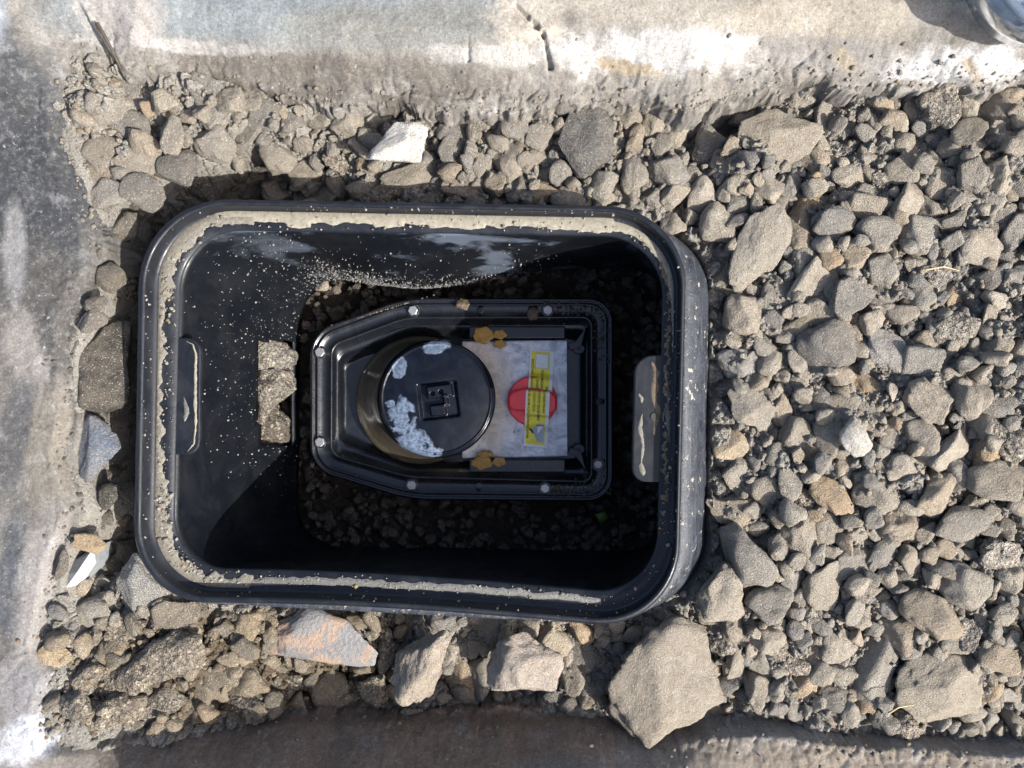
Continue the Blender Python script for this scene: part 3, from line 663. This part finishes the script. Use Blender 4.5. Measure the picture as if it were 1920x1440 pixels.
# grit spilled over the broken edges of the concrete
gx = RNG.uniform(-.36, .40, 60000); gy = RNG.uniform(-.30, .255, 60000); gd = sdist(gx, gy, polyW)
ok = (gd > -.002) & (RNG.random(60000) < np.exp(-np.maximum(gd, 0) / np.where(gx < -.27, .0035, .0055))) & (gd < .045); gx, gy = gx[ok][:5200], gy[ok][:5200]
gh, _ = conc_h(gx, gy); items = []
for i in range(len(gx)):
    s = (1.1 + 4.5 * RNG.random() ** 4) * KS; px, py, _ = (*toPx(gx[i], gy[i], 0), 0)
    if gh[i] > -.06: items.append((gx[i], gy[i], gh[i] + s * .25, s, s * RNG.uniform(.7, 1), s * .6, pcol(px, py)))
scatter('spilled_grit', items, M['grit'], bed, sub_=2, seed=760, rough=.1)
# dark pebbles on the chamber floor
items = []
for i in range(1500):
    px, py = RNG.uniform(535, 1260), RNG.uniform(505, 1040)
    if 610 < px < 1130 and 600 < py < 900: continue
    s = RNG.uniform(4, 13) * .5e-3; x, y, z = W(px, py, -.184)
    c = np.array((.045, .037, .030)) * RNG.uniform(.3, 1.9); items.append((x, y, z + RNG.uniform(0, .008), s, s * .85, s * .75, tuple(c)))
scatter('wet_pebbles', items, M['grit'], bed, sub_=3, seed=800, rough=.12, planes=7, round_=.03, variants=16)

# ------------------------------------------------------------ black inspection chamber
box = empty('meter_chamber', W(760, 770, -.17), 'black plastic rounded rectangular ground chamber standing open in the gravel', 'chamber')
def P(o): # parent keeping world transform
    o.matrix_parent_inverse = box.matrix_basis.inverted() if False else Matrix.Translation(-Vector(box.location)); return o
PE, PA = 56, 16
L = lambda c, r: rounded(c, r, PE, PA)
def bow(l):  # slight sag of the lower long side
    l = l.copy(); t = np.clip((l[:, 0] - 300) / 900, 0, 1); m = sstep(l[:, 1], 900, 1080); l[:, 1] -= m * 14 * np.sin(np.pi * t) * (1 - .3 * t); return l
R1 = bow(L([(263, 371), (1289, 389), (1271, 1182), (249, 1126)], [165, 150, 160, 140]))
R1b = bow(L([(266, 374), (1286, 392), (1268, 1179), (252, 1123)], [163, 148, 158, 138]))
R3 = bow(L([(273, 380), (1281, 398), (1264, 1172), (259, 1116)], [158, 146, 154, 134]))
R3b = bow(L([(290, 390), (1275, 406), (1261, 1158), (277, 1108)], [150, 140, 148, 128]))
R4s = R4 = bow(L([(299, 393), (1270, 411), (1257, 1150), (287, 1101)], [143, 138, 143, 124]))
R5 = bow(L([(336, 427), (1248, 440), (1233, 1120), (320, 1070)], [118, 118, 122, 106]))
R6 = bow(L([(341, 431), (1244, 444), (1230, 1116), (325, 1066)], [114, 114, 118, 102]))
S0 = L([(285, 400), (1342, 440), (1330, 1150), (280, 1115)], [120, 130, 140, 110])
S1 = L([(270, 380), (1336, 428), (1322, 1150), (258, 1118)], [150, 140, 150, 120])
S2 = L([(264, 373), (1294, 396), (1277, 1178), (251, 1124)], [164, 150, 160, 140])
BB = L([(562, 512), (1250, 500), (1247, 1032), (560, 1025)], [95, 80, 80, 80])
rimr = [ring(R1, -.006), ring(R1, -.002), ring(R1b, -.0004), ring(R3, 0), ring(R3 * .7 + R3b * .3, -.003), ring(R3b, -.0105), ring(R4, -.0125), ring(R4 * .5 + R5 * .5, -.0132), ring(R5, -.0130), ring(R6, -.0150)]
P(loft('rim', rimr, M['rim'], box))
P(loft('skirt', [ring(S0, -.085), ring(S1, -.055), ring(S1 * .8 + S2 * .2, -.03), ring(S1 * .35 + S2 * .65, -.012), ring(S2, -.006), ring(R1, -.006)], M['skirt'], box))
tops, bots = ring(R6, -.0150), ring(BB, -.172)
wr = []
NL = 30
for k in range(NL + 1):
    t = k / NL; r = tops * (1 - t) + bots * t
    pxx, pyy = toPx(r[:, 0], r[:, 1], r[:, 2])
    wgt = np.exp(-((pxx - 800) / 170) ** 2) * sstep(pyy, 600, 540) * math.sin(math.pi * min(1, t * 1.0) ** 1.1 * .72)
    r = r.copy(); r[:, 1] -= .020 * wgt
    wgt2 = fbm(r[:, 0], r[:, 1], r[:, 2], 18, 2, 88); nrm = r - np.array([box.location.x, box.location.y, 0]); nrm[:, 2] = 0; nrm /= np.linalg.norm(nrm, axis=1)[:, None]
    r += nrm * (wgt2 * .0018 * t)[:, None]
    wr.append(r)
def keep(c):
    px, py = toPx(c[:, 0], c[:, 1], c[:, 2])
    slot = (px > 487) & (px < 549) & (py > 640) & (py < 833) & (c[:, 2] < -.09)
    cut = (px > 1000) & (py < 640) & (c[:, 2] < -.150)
    return ~(slot)
w_ = P(loft('wall', wr, M['wall'], box, keep=keep))
m_ = w_.modifiers.new('thick', 'SOLIDIFY'); m_.thickness = .003; m_.offset = 1
# latch tabs
lt = rounded([(318, 632), (377, 634), (375, 853), (314, 853)], [4, 26, 26, 4], 10, 8)
tb = P(prism('tab', lt, -.019, -.0145, M['rim'], box, .0012)); tb['label'] = 'left tab with a mud line along its edge'
def smear(name, path, w, mat, zt=.0006, seed=1, z=-.0145):
    p = np.array(path, float); seg = np.hypot(*np.diff(p, axis=0).T); cum = np.concatenate([[0], np.cumsum(seg)]); n = int(cum[-1] / 1.5)
    t = np.linspace(0, cum[-1], n); c = np.stack([np.interp(t, cum, p[:, 0]), np.interp(t, cum, p[:, 1])], 1)
    d = np.gradient(c, axis=0); d /= np.linalg.norm(d, axis=1)[:, None] + 1e-9; nn = np.stack([-d[:, 1], d[:, 0]], 1)
    env = np.sqrt(np.clip(np.sin(np.pi * np.linspace(.01, .99, n)), 0, 1))
    wl = w * env * (1 + 1.1 * fbm(t * .05, t * 0, 0, 1.3, 5, seed, .65)); wr_ = w * env * (1 + 1.1 * fbm(t * .05, t * 0 + 9, 0, 1.3, 5, seed + 3, .65))
    rows = []
    for q, hh in ((-1, 0), (-.7, .7), (0, 1), (.7, .7), (1, 0)):
        l = c + nn * (np.where(q < 0, wl, wr_) * q)[:, None]; k = (HC - z) / FPX
        rows.append(np.stack([(l[:, 0] - 960) * k, -(l[:, 1] - 720) * k, z + .00004 + hh * zt * (.6 + .4 * fbm(l[:, 0] * .1, l[:, 1] * .1, 0, 2, 3, seed))], 1))
    R_ = np.stack(rows, 1); F = grid_faces(n, 5); V = R_.reshape(-1, 3)
    a, b, e = V[F[0, 0]], V[F[0, 1]], V[F[0, 2]]
    if np.cross(b - a, e - a)[2] < 0: F = F[:, ::-1]
    return P(mesh_np(name, V, F, mat, box, kind='stuff'))
smear('mud_line', [(350, 640), (362, 646), (367, 665), (366, 740), (367, 800), (364, 832), (352, 846)], 2.6, M['mud'], seed=3)
smear('mud_line', [(345, 745), (350, 765), (346, 790)], 3.5, M['greymud'], seed=5)
P(prism('tab', rounded([(1250, 664), (1190, 668), (1184, 903), (1238, 905)], [4, 32, 26, 4], 10, 8), -.019, -.0145, M['rim'], box, .0014, label='right tab smeared with mud and pierced by a small hole'))
P(prism('tab_hole', circ(1228, 781, 7.5, 20), -.0146, -.0137, M['ink'], box, 0))
smear('mud_smear', [(1222, 678), (1230, 700), (1226, 740), (1233, 775), (1226, 815)], 6, M['brownmud'], seed=11)
smear('mud_smear', [(1204, 775), (1200, 800), (1206, 835), (1202, 868)], 3.2, M['mudgrit'], seed=13)
smear('mud_smear', [(1202, 868), (1204, 880), (1206, 892)], 5, M['mudgrit'], .0012, seed=17)
smear('mud_smear', [(1197, 738), (1202, 746), (1203, 756)], 3.0, M['mudgrit'], seed=19)
smear('mud_smear', [(1246, 690), (1254, 740), (1252, 790), (1256, 830)], 4, M['greymud'], seed=23, z=-.0128)
# mud lying on the ledge
def ledge_mud(name, f0, f1, mat, zt=.0005):
    """f0,f1: functions of loop index arrays -> inner/outer fraction across the ledge"""
    n = len(R4); cols = []
    a = f0; b = np.maximum(f1, f0 + .001)
    for q, hh in ((0, 0), (.08, 1), (.5, 1.25), (.92, 1), (1, 0)):
        t = a + (b - a) * q
        l = R4 * (1 - t)[:, None] + R5 * t[:, None]
        r = ring(l, -.0126); r[:, 2] += hh * zt + .00005 - .0006 * 0
        cols.append(r)
    R = np.stack(cols, 1); F = grid_faces(n, 5, True); wd = (b - a); ok = (wd[F[:, 0] // 5] > .03) & (wd[F[:, 1] // 5] > .03)
    return P(mesh_np(name, R.reshape(-1, 3), F[ok], mat, box, kind='stuff'))
def dense(l, k=4): 
    m = np.roll(l, -1, 0); return np.concatenate([(l * (1 - i / k) + m * (i / k))[:, None] for i in range(k)], 1).reshape(-1, 2)
R4, R5 = dense(R4), dense(R5)
lx, ly = R4[:, 0], R4[:, 1]; idx = np.arange(len(R4))
nz = fbm(lx * .02, ly * .02, 0, 1.6, 5, 5, .62); nz2 = fbm(lx * .02, ly * .02, 0, 4, 2, 6); blk = np.sign(fbm(lx, ly, 0, .018, 1, 12))
topm = (ly < 480) & (lx > 400) & (lx < 1200); leftm = (lx < 345) & (ly < 560); lowm = ly > 1000; trm = (lx >= 1150) & (ly < 660)
out_ = np.full(len(R4), -.05)
w1 = np.where(topm, .74 + .22 * nz + .10 * blk, 0); w1 = np.where(trm, .7 + .3 * nz - .5 * sstep(ly, 500, 650), w1)
ledge_mud('ledge_mud', np.where(trm, .15, -.02) * 1.0, np.clip(w1, 0, .99), M['mud'])
lm = (lx < 470)
w2 = np.where(lm, .30 + .45 * sstep(ly, 600, 520) + .35 * nz + .25 * nz2 + .45 * sstep(ly, 830, 960) , 0)
ledge_mud('gritty_ledge_mud', np.full(len(R4), .02), np.clip(w2, 0, .98), M['mudgrit'])
bm_ = (ly > 1060) & (lx >= 400) & (lx < 1130)
w3 = np.where(bm_, .95, 0); st = np.where(bm_, .12 + .35 * sstep(lx, 400, 650) * (.5 + .5 * nz) , .5)
ledge_mud('damp_ledge_mud', st, np.where(bm_, np.clip(st + .45 + .15 * nz, 0, .9), .5), M['greymud'], .0003)
rm_ = (lx > 1200) & (ly > 480) & (ly < 1000); w4 = np.where(rm_, np.clip(.75 + 1.6 * nz, 0, .95), 0)
ledge_mud('patchy_ledge_mud', np.where(rm_, np.clip(.45 - .5 * nz2, .1, .8), .5), np.where(rm_, np.maximum(w4, 0), .5), M['brownmud'], .0005)
# splashes on the inner wall and the rim
items = []
for i in range(5200):
    u = RNG.integers(0, len(R1)); t = RNG.random() ** .8
    k = int(t * NL); f = t * NL - k; k = min(k, NL - 1)
    p = wr[k][u] * (1 - f) + wr[k + 1][u] * f; q = wr[k][(u + 1) % len(R1)]; p = p + (q - wr[k][u]) * RNG.random()
    px, py = toPx(*p)
    dens = 0
    if px < 560: dens = .75 * float(sstep(py, 1000, 700)) * (.25 + .75 * float(sstep(px, 340, 480)))
    if py < 540 and px > 400: dens = max(dens, float(sstep(px, 1100, 850)) * (1.0 if t > .5 else .25))
    if RNG.random() > dens or (px > 486 and 636 < py < 836 and px < 560): continue
    s = (.00028 + .00065 * RNG.random() ** 4)
    cc = np.array([toPx(*box.location)]).mean(0)
    items.append((p[0] + (.0004 if px < 560 else 0), p[1] - (.0004 if py < 540 else 0), p[2] + .0003, s, s, s * .7, (.40, .40, .385)))
for (Ra, Rb, za, zb, n) in ((R3, R3b, 0, -.0105, 220), (R4, R5, -.0125, -.0125, 420)):
    for i in range(n):
        u = RNG.integers(0, len(Ra)); t = RNG.random(); l = Ra[u] * (1 - t) + Rb[u] * t; z = za + (zb - za) * t
        x, y, z = W(l[0], l[1], z + .0006); s = .0003 + .0009 * RNG.random() ** 3; items.append((x, y, z, s, s * .8, s * .6, (.42, .39, .33)))
for i in range(420):
    u = RNG.integers(0, len(S1)); t = RNG.random(); l = S1[u] * (1 - t) + S2[u] * t
    if l[0] < 1270: continue
    z = -.055 + t * .048; x, y, z = W(l[0], l[1], z + .003); s = .0003 + .001 * RNG.random() ** 3; items.append((x, y, z, s, s * .8, s * .6, (.42, .38, .32)))
for i in range(900):
    u = RNG.integers(0, len(R4)); l = R4[u] * .5 + R5[u] * .5
    if not (l[0] < 330 and 440 < l[1] < 600) and not (l[0] < 420 and l[1] > 900) and RNG.random() > .12: continue
    t = np.clip(RNG.normal(.5, .22), .05, .95); l = R4[u] * (1 - t) + R5[u] * t
    x, y, z = W(l[0], l[1], -.0118); s = .0006 + .0016 * RNG.random() ** 2.5
    items.append((x, y, z, s, s * .8, s * .6, ((.42, .40, .35), (.24, .22, .19), (.42, .30, .14), (.14, .13, .12))[int(RNG.choice(4, p=(.35, .35, .1, .2)))]))
# dense gritty band at the foot of the upper wall
for i in range(1500):
    px = RNG.normal(690, 130)
    if not 545 < px < 960: continue
    t = np.clip(1 - abs(RNG.normal(0, .16)) - .04, .35, 1); k = min(int(t * NL), NL - 1)
    row = wr[k]; pxx, pyy = toPx(row[:, 0], row[:, 1], row[:, 2]); s_ = np.where(pyy < 640)[0]; j = s_[np.argmin(abs(pxx[s_] - px))]
    p = row[j] * (1 - (t * NL - k)) + wr[k + 1][j] * (t * NL - k); p = p + np.array([RNG.uniform(-.002, .002), 0, 0])
    s = .0003 + .0006 * RNG.random() ** 3; items.append((p[0], p[1] - .0004, p[2] + .0002, s, s, s, tuple(np.array((.22, .235, .25)) * RNG.uniform(.4, 1.5))))
P(scatter('mud_splashes', items, M['grit'], box, sub_=1, seed=850))

# clods seen through the pipe slot in the left wall
clod = [(492, 668, 112, 104, 0, (.26, .245, .215), 'crumbly pale grey clod, topmost of the three in the slot of the chamber wall'),
        (492, 736, 112, 120, 0, (.24, .22, .185), 'crumbly cream and grey clod, middle of the three in the slot of the chamber wall'),
        (488, 800, 104, 112, -20, (.08, .065, .05), 'wet brown clod, lowest of the three in the slot of the chamber wall')]
for i, (px, py, w, h, rot, col, lb) in enumerate(clod):
    me = rock_mesh(5, 1400 + i, M['crumb'], planes=10, round_=.12, rough=.19)
    o = place_stone(me, px, py, w, h, rot, zup=.5, thick=.9, tilt=.1, col=col, name='mud_clod', z=-.172); o['label'] = lb; o['category'] = 'clod'

# ------------------------------------------------------------ meter housing
ZF = -.145
mt = empty('meter_housing', W(860, 750, -.165), 'glossy black bolted meter housing with a flanged edge at the bottom of the chamber', 'meter housing')
def Q(o): o.matrix_parent_inverse = Matrix.Translation(-Vector(mt.location)); return o
hexl = lambda c, r: rounded(c, r, 24, 10)
O = hexl([(582, 624), (758, 559), (1150, 559), (1150, 940), (768, 938), (582, 880)], [38, 40, 44, 46, 40, 40])
I = hexl([(623, 648), (762, 597), (1108, 596), (1108, 902), (766, 893), (622, 852)], [16, 20, 16, 16, 20, 18])
FL = hexl([(645, 684), (772, 632), (1090, 634), (1090, 862), (772, 868), (645, 812)], [12, 14, 10, 10, 14, 12])
def md(a, b, t): return a * (1 - t) + b * t
fr = [ring(O, ZF - .012), ring(O, ZF - .002), ring(md(O, I, .05), ZF), ring(md(O, I, .13), ZF), ring(md(O, I, .18), ZF - .0022), ring(md(O, I, .25), ZF - .0022), ring(md(O, I, .30), ZF - .0006), ring(md(O, I, .36), ZF - .0006), ring(md(O, I, .40), ZF - .002), ring(md(O, I, .88), ZF - .002), ring(md(O, I, .93), ZF - .0005), ring(I, ZF - .0005), ring(md(I, FL, .08), ZF - .004)]
Q(loft('flange', fr, M['housing'], mt))
wl = [ring(md(I, FL, .08), ZF - .004), ring(md(I, FL, .35), ZF - .009), ring(md(I, FL, .42), ZF - .0095), ring(md(I, FL, .58), ZF - .010), ring(md(I, FL, .62), ZF - .012), ring(FL, ZF - .022), ring(md(FL, FL.mean(0) + 0 * FL, .03), ZF - .0225)]
Q(loft('well', wl, M['well'], mt, cap=True))
for (px, py, hd) in ((774, 582, 1), (1027, 581, 1), (599, 660, 1), (599, 829, 1), (771, 910, 1), (1022, 916, 1), (1122, 871, .9)):
    b = Q(prism('bolt', circ(px, py, 9.5 * hd, 6, random.random()), ZF - .002, ZF + .0025, M['bolt'], mt, .0006))
    wsh = prism('washer', circ(px, py, 12.5, 24), ZF - .0022, ZF - .0010, M['housing'], b, .0003); wsh.matrix_parent_inverse = b.matrix_world.inverted()
for (px, py) in ((897, 911), (901, 582), (1124, 753)):
    Q(prism('peg', circ(px, py, 6, 16), ZF - .002, ZF + .0004, M['housing'], mt, .0005))
# register plate, side rails, corner webs
Q(prism('register_plate', [(866, 640), (1062, 637), (1063, 856), (866, 860)], -.164, -.1575, M['plate'], mt, .0012))
Q(prism('plate_rail', [(1044, 640), (1063, 639), (1064, 855), (1044, 855)], -.1576, -.1568, M['plate'], mt, .0006))
for yy in range(655, 850, 9):
    if 705 < yy < 800: continue
    Q(prism('embossed_mark', [(1048, yy), (1059, yy + 1), (1059, yy + 4), (1048, yy + 3)], -.157, -.1564, M['plate'], mt, .0002))
for s, (a, b) in ((1, (646, 606)), (-1, (850, 893))):
    Q(prism('corner_web', [(1066, a), (1080, a - 6 * s), (1106, b - 2 * s), (1100, b + 4 * s), (1090, a + 3 * s), (1070, a + 10 * s)], -.160, -.152, M['web'], mt, .0008))
    Q(prism('corner_boss', circ(1086, a + 8 * s, 11, 20, 0, 9), -.162, -.154, M['web'], mt, .001))
    Q(prism('boss_hole', circ(1086, a + 8 * s, 3.2, 12), -.1545, -.1538, M['ink'], mt, 0))
Q(prism('side_wall', [(880, 612), (1060, 612), (1060, 634), (880, 634)], -.160, -.153, M['housing'], mt, .001))
Q(prism('side_wall', [(880, 862), (1060, 862), (1060, 886), (880, 886)], -.160, -.153, M['housing'], mt, .001))
for (px, py, rx, ry, n) in ((906, 628, 20, 16, 9), (937, 627, 13, 9, 6), (937, 645, 12, 8, 6), (904, 868, 20, 13, 9), (936, 866, 13, 9, 6), (910, 852, 16, 6, 8)):
    Q(prism('amber_clip', [(px + rx * math.cos(a) * (1 + .10 * math.sin(3 * a + px) + .05 * math.sin(7 * a + py)), py + ry * math.sin(a) * (1 + .12 * math.sin(5 * a + px))) for a in np.linspace(0, 2 * math.pi, 26, endpoint=False)], -.156, -.1505, M['amber'], mt, .0012))
# collar and lid
def circ2(cx, cy, r, n=160): a = np.linspace(0, 2 * np.pi, n, endpoint=False); return np.stack([cx + r * np.cos(a), cy + r * np.sin(a)], 1)
cr = [ring(circ2(788, 750, 121), -.1655), ring(circ2(787, 750, 118), -.1575), ring(circ2(787, 750, 113), -.1565), ring(circ2(789, 750, 111), -.155), ring(circ2(806, 749, 109), -.142), ring(circ2(815, 748, 106), -.133), ring(circ2(817, 748, 104), -.131)]
Q(loft('collar', cr, M['collar'], mt))
lidc = W(818, 748, -.128); rl = 111 * (HC + .128) / FPX; kl = (HC + .128) / FPX
n = 190; g = np.linspace(-1, 1, n); A, B = np.meshgrid(g, g, indexing='ij')
xd = A * np.sqrt(1 - B * B / 2); yd = B * np.sqrt(1 - A * A / 2); rr = np.hypot(xd, yd)
xx = lidc[0] + xd * rl; yy = lidc[1] + yd * rl
zz = -.1295 + .0062 * (1 - rr ** 2) - sstep(rr, .955, 1.0) ** 2 * .0035 + .0012 * sstep(rr, .90, .92) * sstep(rr, .955, .935)
lp = xx / kl + 960; lq = -yy / kl + 720; th = math.radians(-7)
ca = (lp - 818) * math.cos(th) + (lq - 750) * math.sin(th); cb = -(lp - 818) * math.sin(th) + (lq - 750) * math.cos(th)
def boxm(x0, x1, y0, y1, e=1.6): return sstep(ca, x0 - e, x0 + e) * sstep(ca, x1 + e, x1 - e) * sstep(cb, y0 - e, y0 + e) * sstep(cb, y1 + e, y1 - e)
zz = zz - .0038 * boxm(-30, 40, -32, 34, 4.0)
zz = zz + .0072 * boxm(-14, 32, -27, -4) + .0062 * boxm(-12, 16, 9, 29) + .0045 * boxm(14, 22, -8, 12)
for (hx, hy) in ((-4, -13), (12, -15)): zz = zz - .004 * sstep(np.hypot(ca - hx, cb - hy), 4.5, 2.5)
zz = zz + fbm(xx, yy, 0, 60, 2, 4) * .0003
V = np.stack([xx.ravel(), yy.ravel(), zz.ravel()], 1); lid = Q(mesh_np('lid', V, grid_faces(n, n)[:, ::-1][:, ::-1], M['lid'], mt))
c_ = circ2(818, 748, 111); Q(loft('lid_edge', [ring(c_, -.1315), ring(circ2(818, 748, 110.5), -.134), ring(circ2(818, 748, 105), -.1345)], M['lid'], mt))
# red knob with grip bar
kn = Q(prism('knob', circ(998, 752, 47, 48), -.158, -.1525, M['red'], mt, .0015))
gp = prism('grip', [(952, 744), (962, 733), (985, 727), (1012, 729), (1036, 736), (1045, 745), (1045, 768), (1036, 777), (1012, 773), (985, 772), (962, 770), (952, 762)], -.153, -.1475, M['red'], kn, .0022)
gp.matrix_parent_inverse = kn.matrix_world.inverted()
# label strip draped over the knob
lb = bpy.data.objects.new('label_sticker', None)
def strip(s, t, up=0.):
    """s 0..1 from top to bottom, t 0..1 left to right -> world"""
    y = 655 + s * 181
    z = -.1562 + .0045 * sstep(y, 696, 712) * sstep(y, 808, 792) + .0052 * sstep(y, 728, 732) * sstep(y, 780, 775)
    sh = np.where(y < 730, 0, -4.0) * sstep(y, 727, 731)
    xl = 994 - (y - 655) * .0335 + sh - (y - 655) * .012; xr = xl + 44.5
    px = xl + (xr - xl) * t; py = y + 4 * t
    k = (HC - z) / FPX
    return np.stack([(px - 960) * k, -(py - 720) * k, z + up], -1)
def patchstrip(name, s0, s1, t0, t1, up, mat, parent, kind=None):
    ns = max(2, int((s1 - s0) * 120)); S, T = np.meshgrid(np.linspace(s0, s1, ns), np.linspace(t0, t1, 4), indexing='ij')
    V = strip(S.ravel(), T.ravel(), up); F = grid_faces(ns, 4)[:, ::-1]
    o = mesh_np(name, V, F, mat, parent); return o
label = Q(patchstrip('label_strip', 0, 1, 0, 1, 0, M['white'], mt)); label['label'] = 'yellow instruction label with white border stuck over the red knob'
lI = label.matrix_world.inverted()
patchstrip('yellow_print', .012, .975, .06, .86, .0001, M['yellow'], label)
patchstrip('code_frame', .035, .188, .24, .80, .00015, M['drawgrey'], label)
patchstrip('blank_code_square', .040, .182, .27, .77, .0002, M['white'], label)
def text(txt, s_start, s_end, t0, tw, bold=0.):
    cu = bpy.data.curves.new('text', 'FONT'); cu.body = txt; cu.size = 1; cu.offset = bold
    to = bpy.data.objects.new('text', cu); COL.objects.link(to); bpy.context.view_layer.update()
    me = to.to_mesh(); n = len(me.vertices); co = np.zeros(n * 3); me.vertices.foreach_get('co', co); co = co.reshape(-1, 3)
    F = [list(p.vertices) for p in me.polygons]; to.to_mesh_clear(); bpy.data.objects.remove(to)
    u = co[:, 0] / co[:, 0].max(); v = co[:, 1] / .73
    s = s_start + (s_end - s_start) * u; t = t0 + tw * (1 - v)
    V = strip(s, t, .0003); mesh_np('lettering', V, F, M['ink'], label, smooth=False)
text('MAINTENANCE DATA MUST BE RECORDED ON COVER', .915, .09, .085, .10, .012)
text('ATEX HWTX / GWHC', .635, .30, .30, .115, .012)
text('REMOVE FOR ADVANCED INFORMATION', .725, .205, .50, .115, .012)
text('FOR FULL INSTRUCTIONS', .645, .37, .735, .075, .03)
def poly_on(name, pts, up, mat):
    S = np.array([p[0] for p in pts]); T = np.array([p[1] for p in pts]); mesh_np(name, strip(S, T, up), [list(range(len(pts)))[::-1]], mat, label, smooth=False)
poly_on('box_drawing', [(.765, .50), (.755, .62), (.755, .84), (.95, .80), (.945, .55), (.90, .46), (.86, .42), (.82, .26), (.79, .42)], .0003, M['drawgrey'])
poly_on('box_drawing_face', [(.785, .55), (.78, .78), (.90, .76), (.895, .55)], .0004, M['white'])
poly_on('arrow_mark', [(.805, .22), (.82, .19), (.865, .36), (.855, .42), (.84, .38)], .00045, M['ink'])
for (a, b, c, d_) in ((.79, .92, .53, .545), (.772, .778, .50, .80)): patchstrip('drawn_line', a, b, c, d_, .0005, M['ink'], label)
for q in list(label.children):
    q.matrix_parent_inverse = Matrix.Identity(4); q.parent = label
# mud crumbs on the housing flange
items = []
for i in range(700):
    r = RNG.random()
    if r < .35: px, py = RNG.uniform(1020, 1146), RNG.normal(580, 8)
    elif r < .55: px, py = RNG.normal(1128, 9), RNG.uniform(580, 680)
    elif r < .9: px, py = RNG.uniform(1030, 1146), RNG.normal(918, 8)
    else: px, py = RNG.normal(700, 50), 0; py = 605 - (px - 640) * .3
    x, y, z = W(px, py, ZF - .001); s = .0003 + .0010 * RNG.random() ** 2; items.append((x, y, z, s, s, s * .6, tuple(np.array((.13, .105, .075)) * RNG.uniform(.6, 1.6))))
Q(scatter('mud_crumbs', items, M['grit'], mt, sub_=1, seed=870))
for i, (px, py, w, h, lb_) in enumerate(((868, 570, 26, 24, 'brown mud lump on the top edge of the meter housing, near its middle'), (999, 588, 22, 26, 'brown mud lump beside the upper right bolt of the meter housing'), (1126, 640, 0, 0, ''), (585, 873, 9, 9, 'tiny tan crumb at the lower left corner of the meter housing'))):
    if not w: continue
    o = place_stone(rock_mesh(4, 1500 + i, M['brownmud'], rough=.14, round_=.15), px, py, w, h, 0, zup=.4, thick=.5, name='mud_lump', z=ZF - .001); o['label'] = lb_; o['category'] = 'mud'
# leaf scrap on the chamber floor
lf = []
for k, (a, r) in enumerate(((0, 16), (.9, 9), (1.7, 15), (2.6, 8), (3.4, 14), (4.3, 8), (5.2, 13), (5.8, 9))):
    p = W(1128 + r * math.cos(a), 968 + r * math.sin(a), -.168); lf.append((p[0], p[1], -.168 + .003 * (k % 2)))
lo = mesh_np('leaf', [W(1128, 968, -.166)] + lf, [[0, i + 1, (i + 1) % 8 + 1] for i in range(8)], M['leaf'], label='small yellow-green leaf scrap on the dark chamber floor at lower right', cat='leaf')
s_ = lo.modifiers.new('thick', 'SOLIDIFY'); s_.thickness = .0006
# ------------------------------------------------------------ twigs
def tube(name, pts, r, mat, **kw):
    pts = [Vector(p) for p in pts]; V = []; n = 7
    for i, p in enumerate(pts):
        d = (pts[min(i + 1, len(pts) - 1)] - pts[max(i - 1, 0)]).normalized(); a = d.orthogonal().normalized(); b = d.cross(a); q = r * (1 - .6 * i / (len(pts) - 1))
        for k in range(n): t = 2 * math.pi * k / n; V.append(p + a * q * math.cos(t) + b * q * math.sin(t))
    return mesh_np(name, V, grid_faces(len(pts), n)[:, :] if False else [[i * n + k, i * n + (k + 1) % n, (i + 1) * n + (k + 1) % n, (i + 1) * n + k] for i in range(len(pts) - 1) for k in range(n)], mat, **kw)
tube('twig', [W(182, 44, .012), W(196, 68, .013), W(212, 98, .008), W(224, 122, .003), W(232, 146, -.004)], .0016, M['twig'], label='thin dark twig lying across the upper kerb at far left', cat='twig')
tube('twig', [W(1735, 506, -.006), W(1770, 500, -.004), W(1800, 508, -.008)], .0008, M['shell'], label='pale dry straw on the gravel at right', cat='straw')
tube('twig', [W(1665, 1338, -.02), W(1685, 1326, -.018), W(1712, 1322, -.02)], .0009, M['shell'], label='thin curved pale straw by the lower kerb at right', cat='straw')
# ------------------------------------------------------------ clear plastic tub at the upper right corner
tubo = empty('plastic_tub', W(1965, -62, .014), 'clear bluish plastic tub standing on the kerb at the upper right corner', 'tub')
cx, cy = (1965 - 960) * (HC - .03) / FPX, -(-62 - 720) * (HC - .03) / FPX
def lathe(name, prof, n=64):
    a = np.linspace(0, 2 * np.pi, n, endpoint=False)
    rings = [np.stack([cx + r * np.cos(a), cy + r * np.sin(a), np.full(n, z)], 1) for r, z in prof]
    o = loft(name, rings, M['tub'], tubo); o.matrix_parent_inverse = Matrix.Translation(-Vector(tubo.location)); return o
lathe('side', [(.044, .014), (.048, .016), (.054, .055), (.0555, .055), (.0535, .030), (.0485, .0145), (.044, .0155)])
lathe('lip', [(.0535, .054), (.0595, .055), (.0605, .058), (.0585, .060), (.0545, .059), (.0535, .054)])
lathe('base', [(.0001, .0165), (.030, .0165), (.032, .019), (.036, .019), (.038, .0165), (.0448, .0155)])
for a in (2.4, 3.3, 4.2, 5.1):
    o = tube('rib', [(cx + .046 * math.cos(a), cy + .046 * math.sin(a), .018), (cx + .051 * math.cos(a), cy + .051 * math.sin(a), .036), (cx + .054 * math.cos(a), cy + .054 * math.sin(a), .054)], .002, M['tub'], parent=tubo)
    o.matrix_parent_inverse = Matrix.Translation(-Vector(tubo.location))
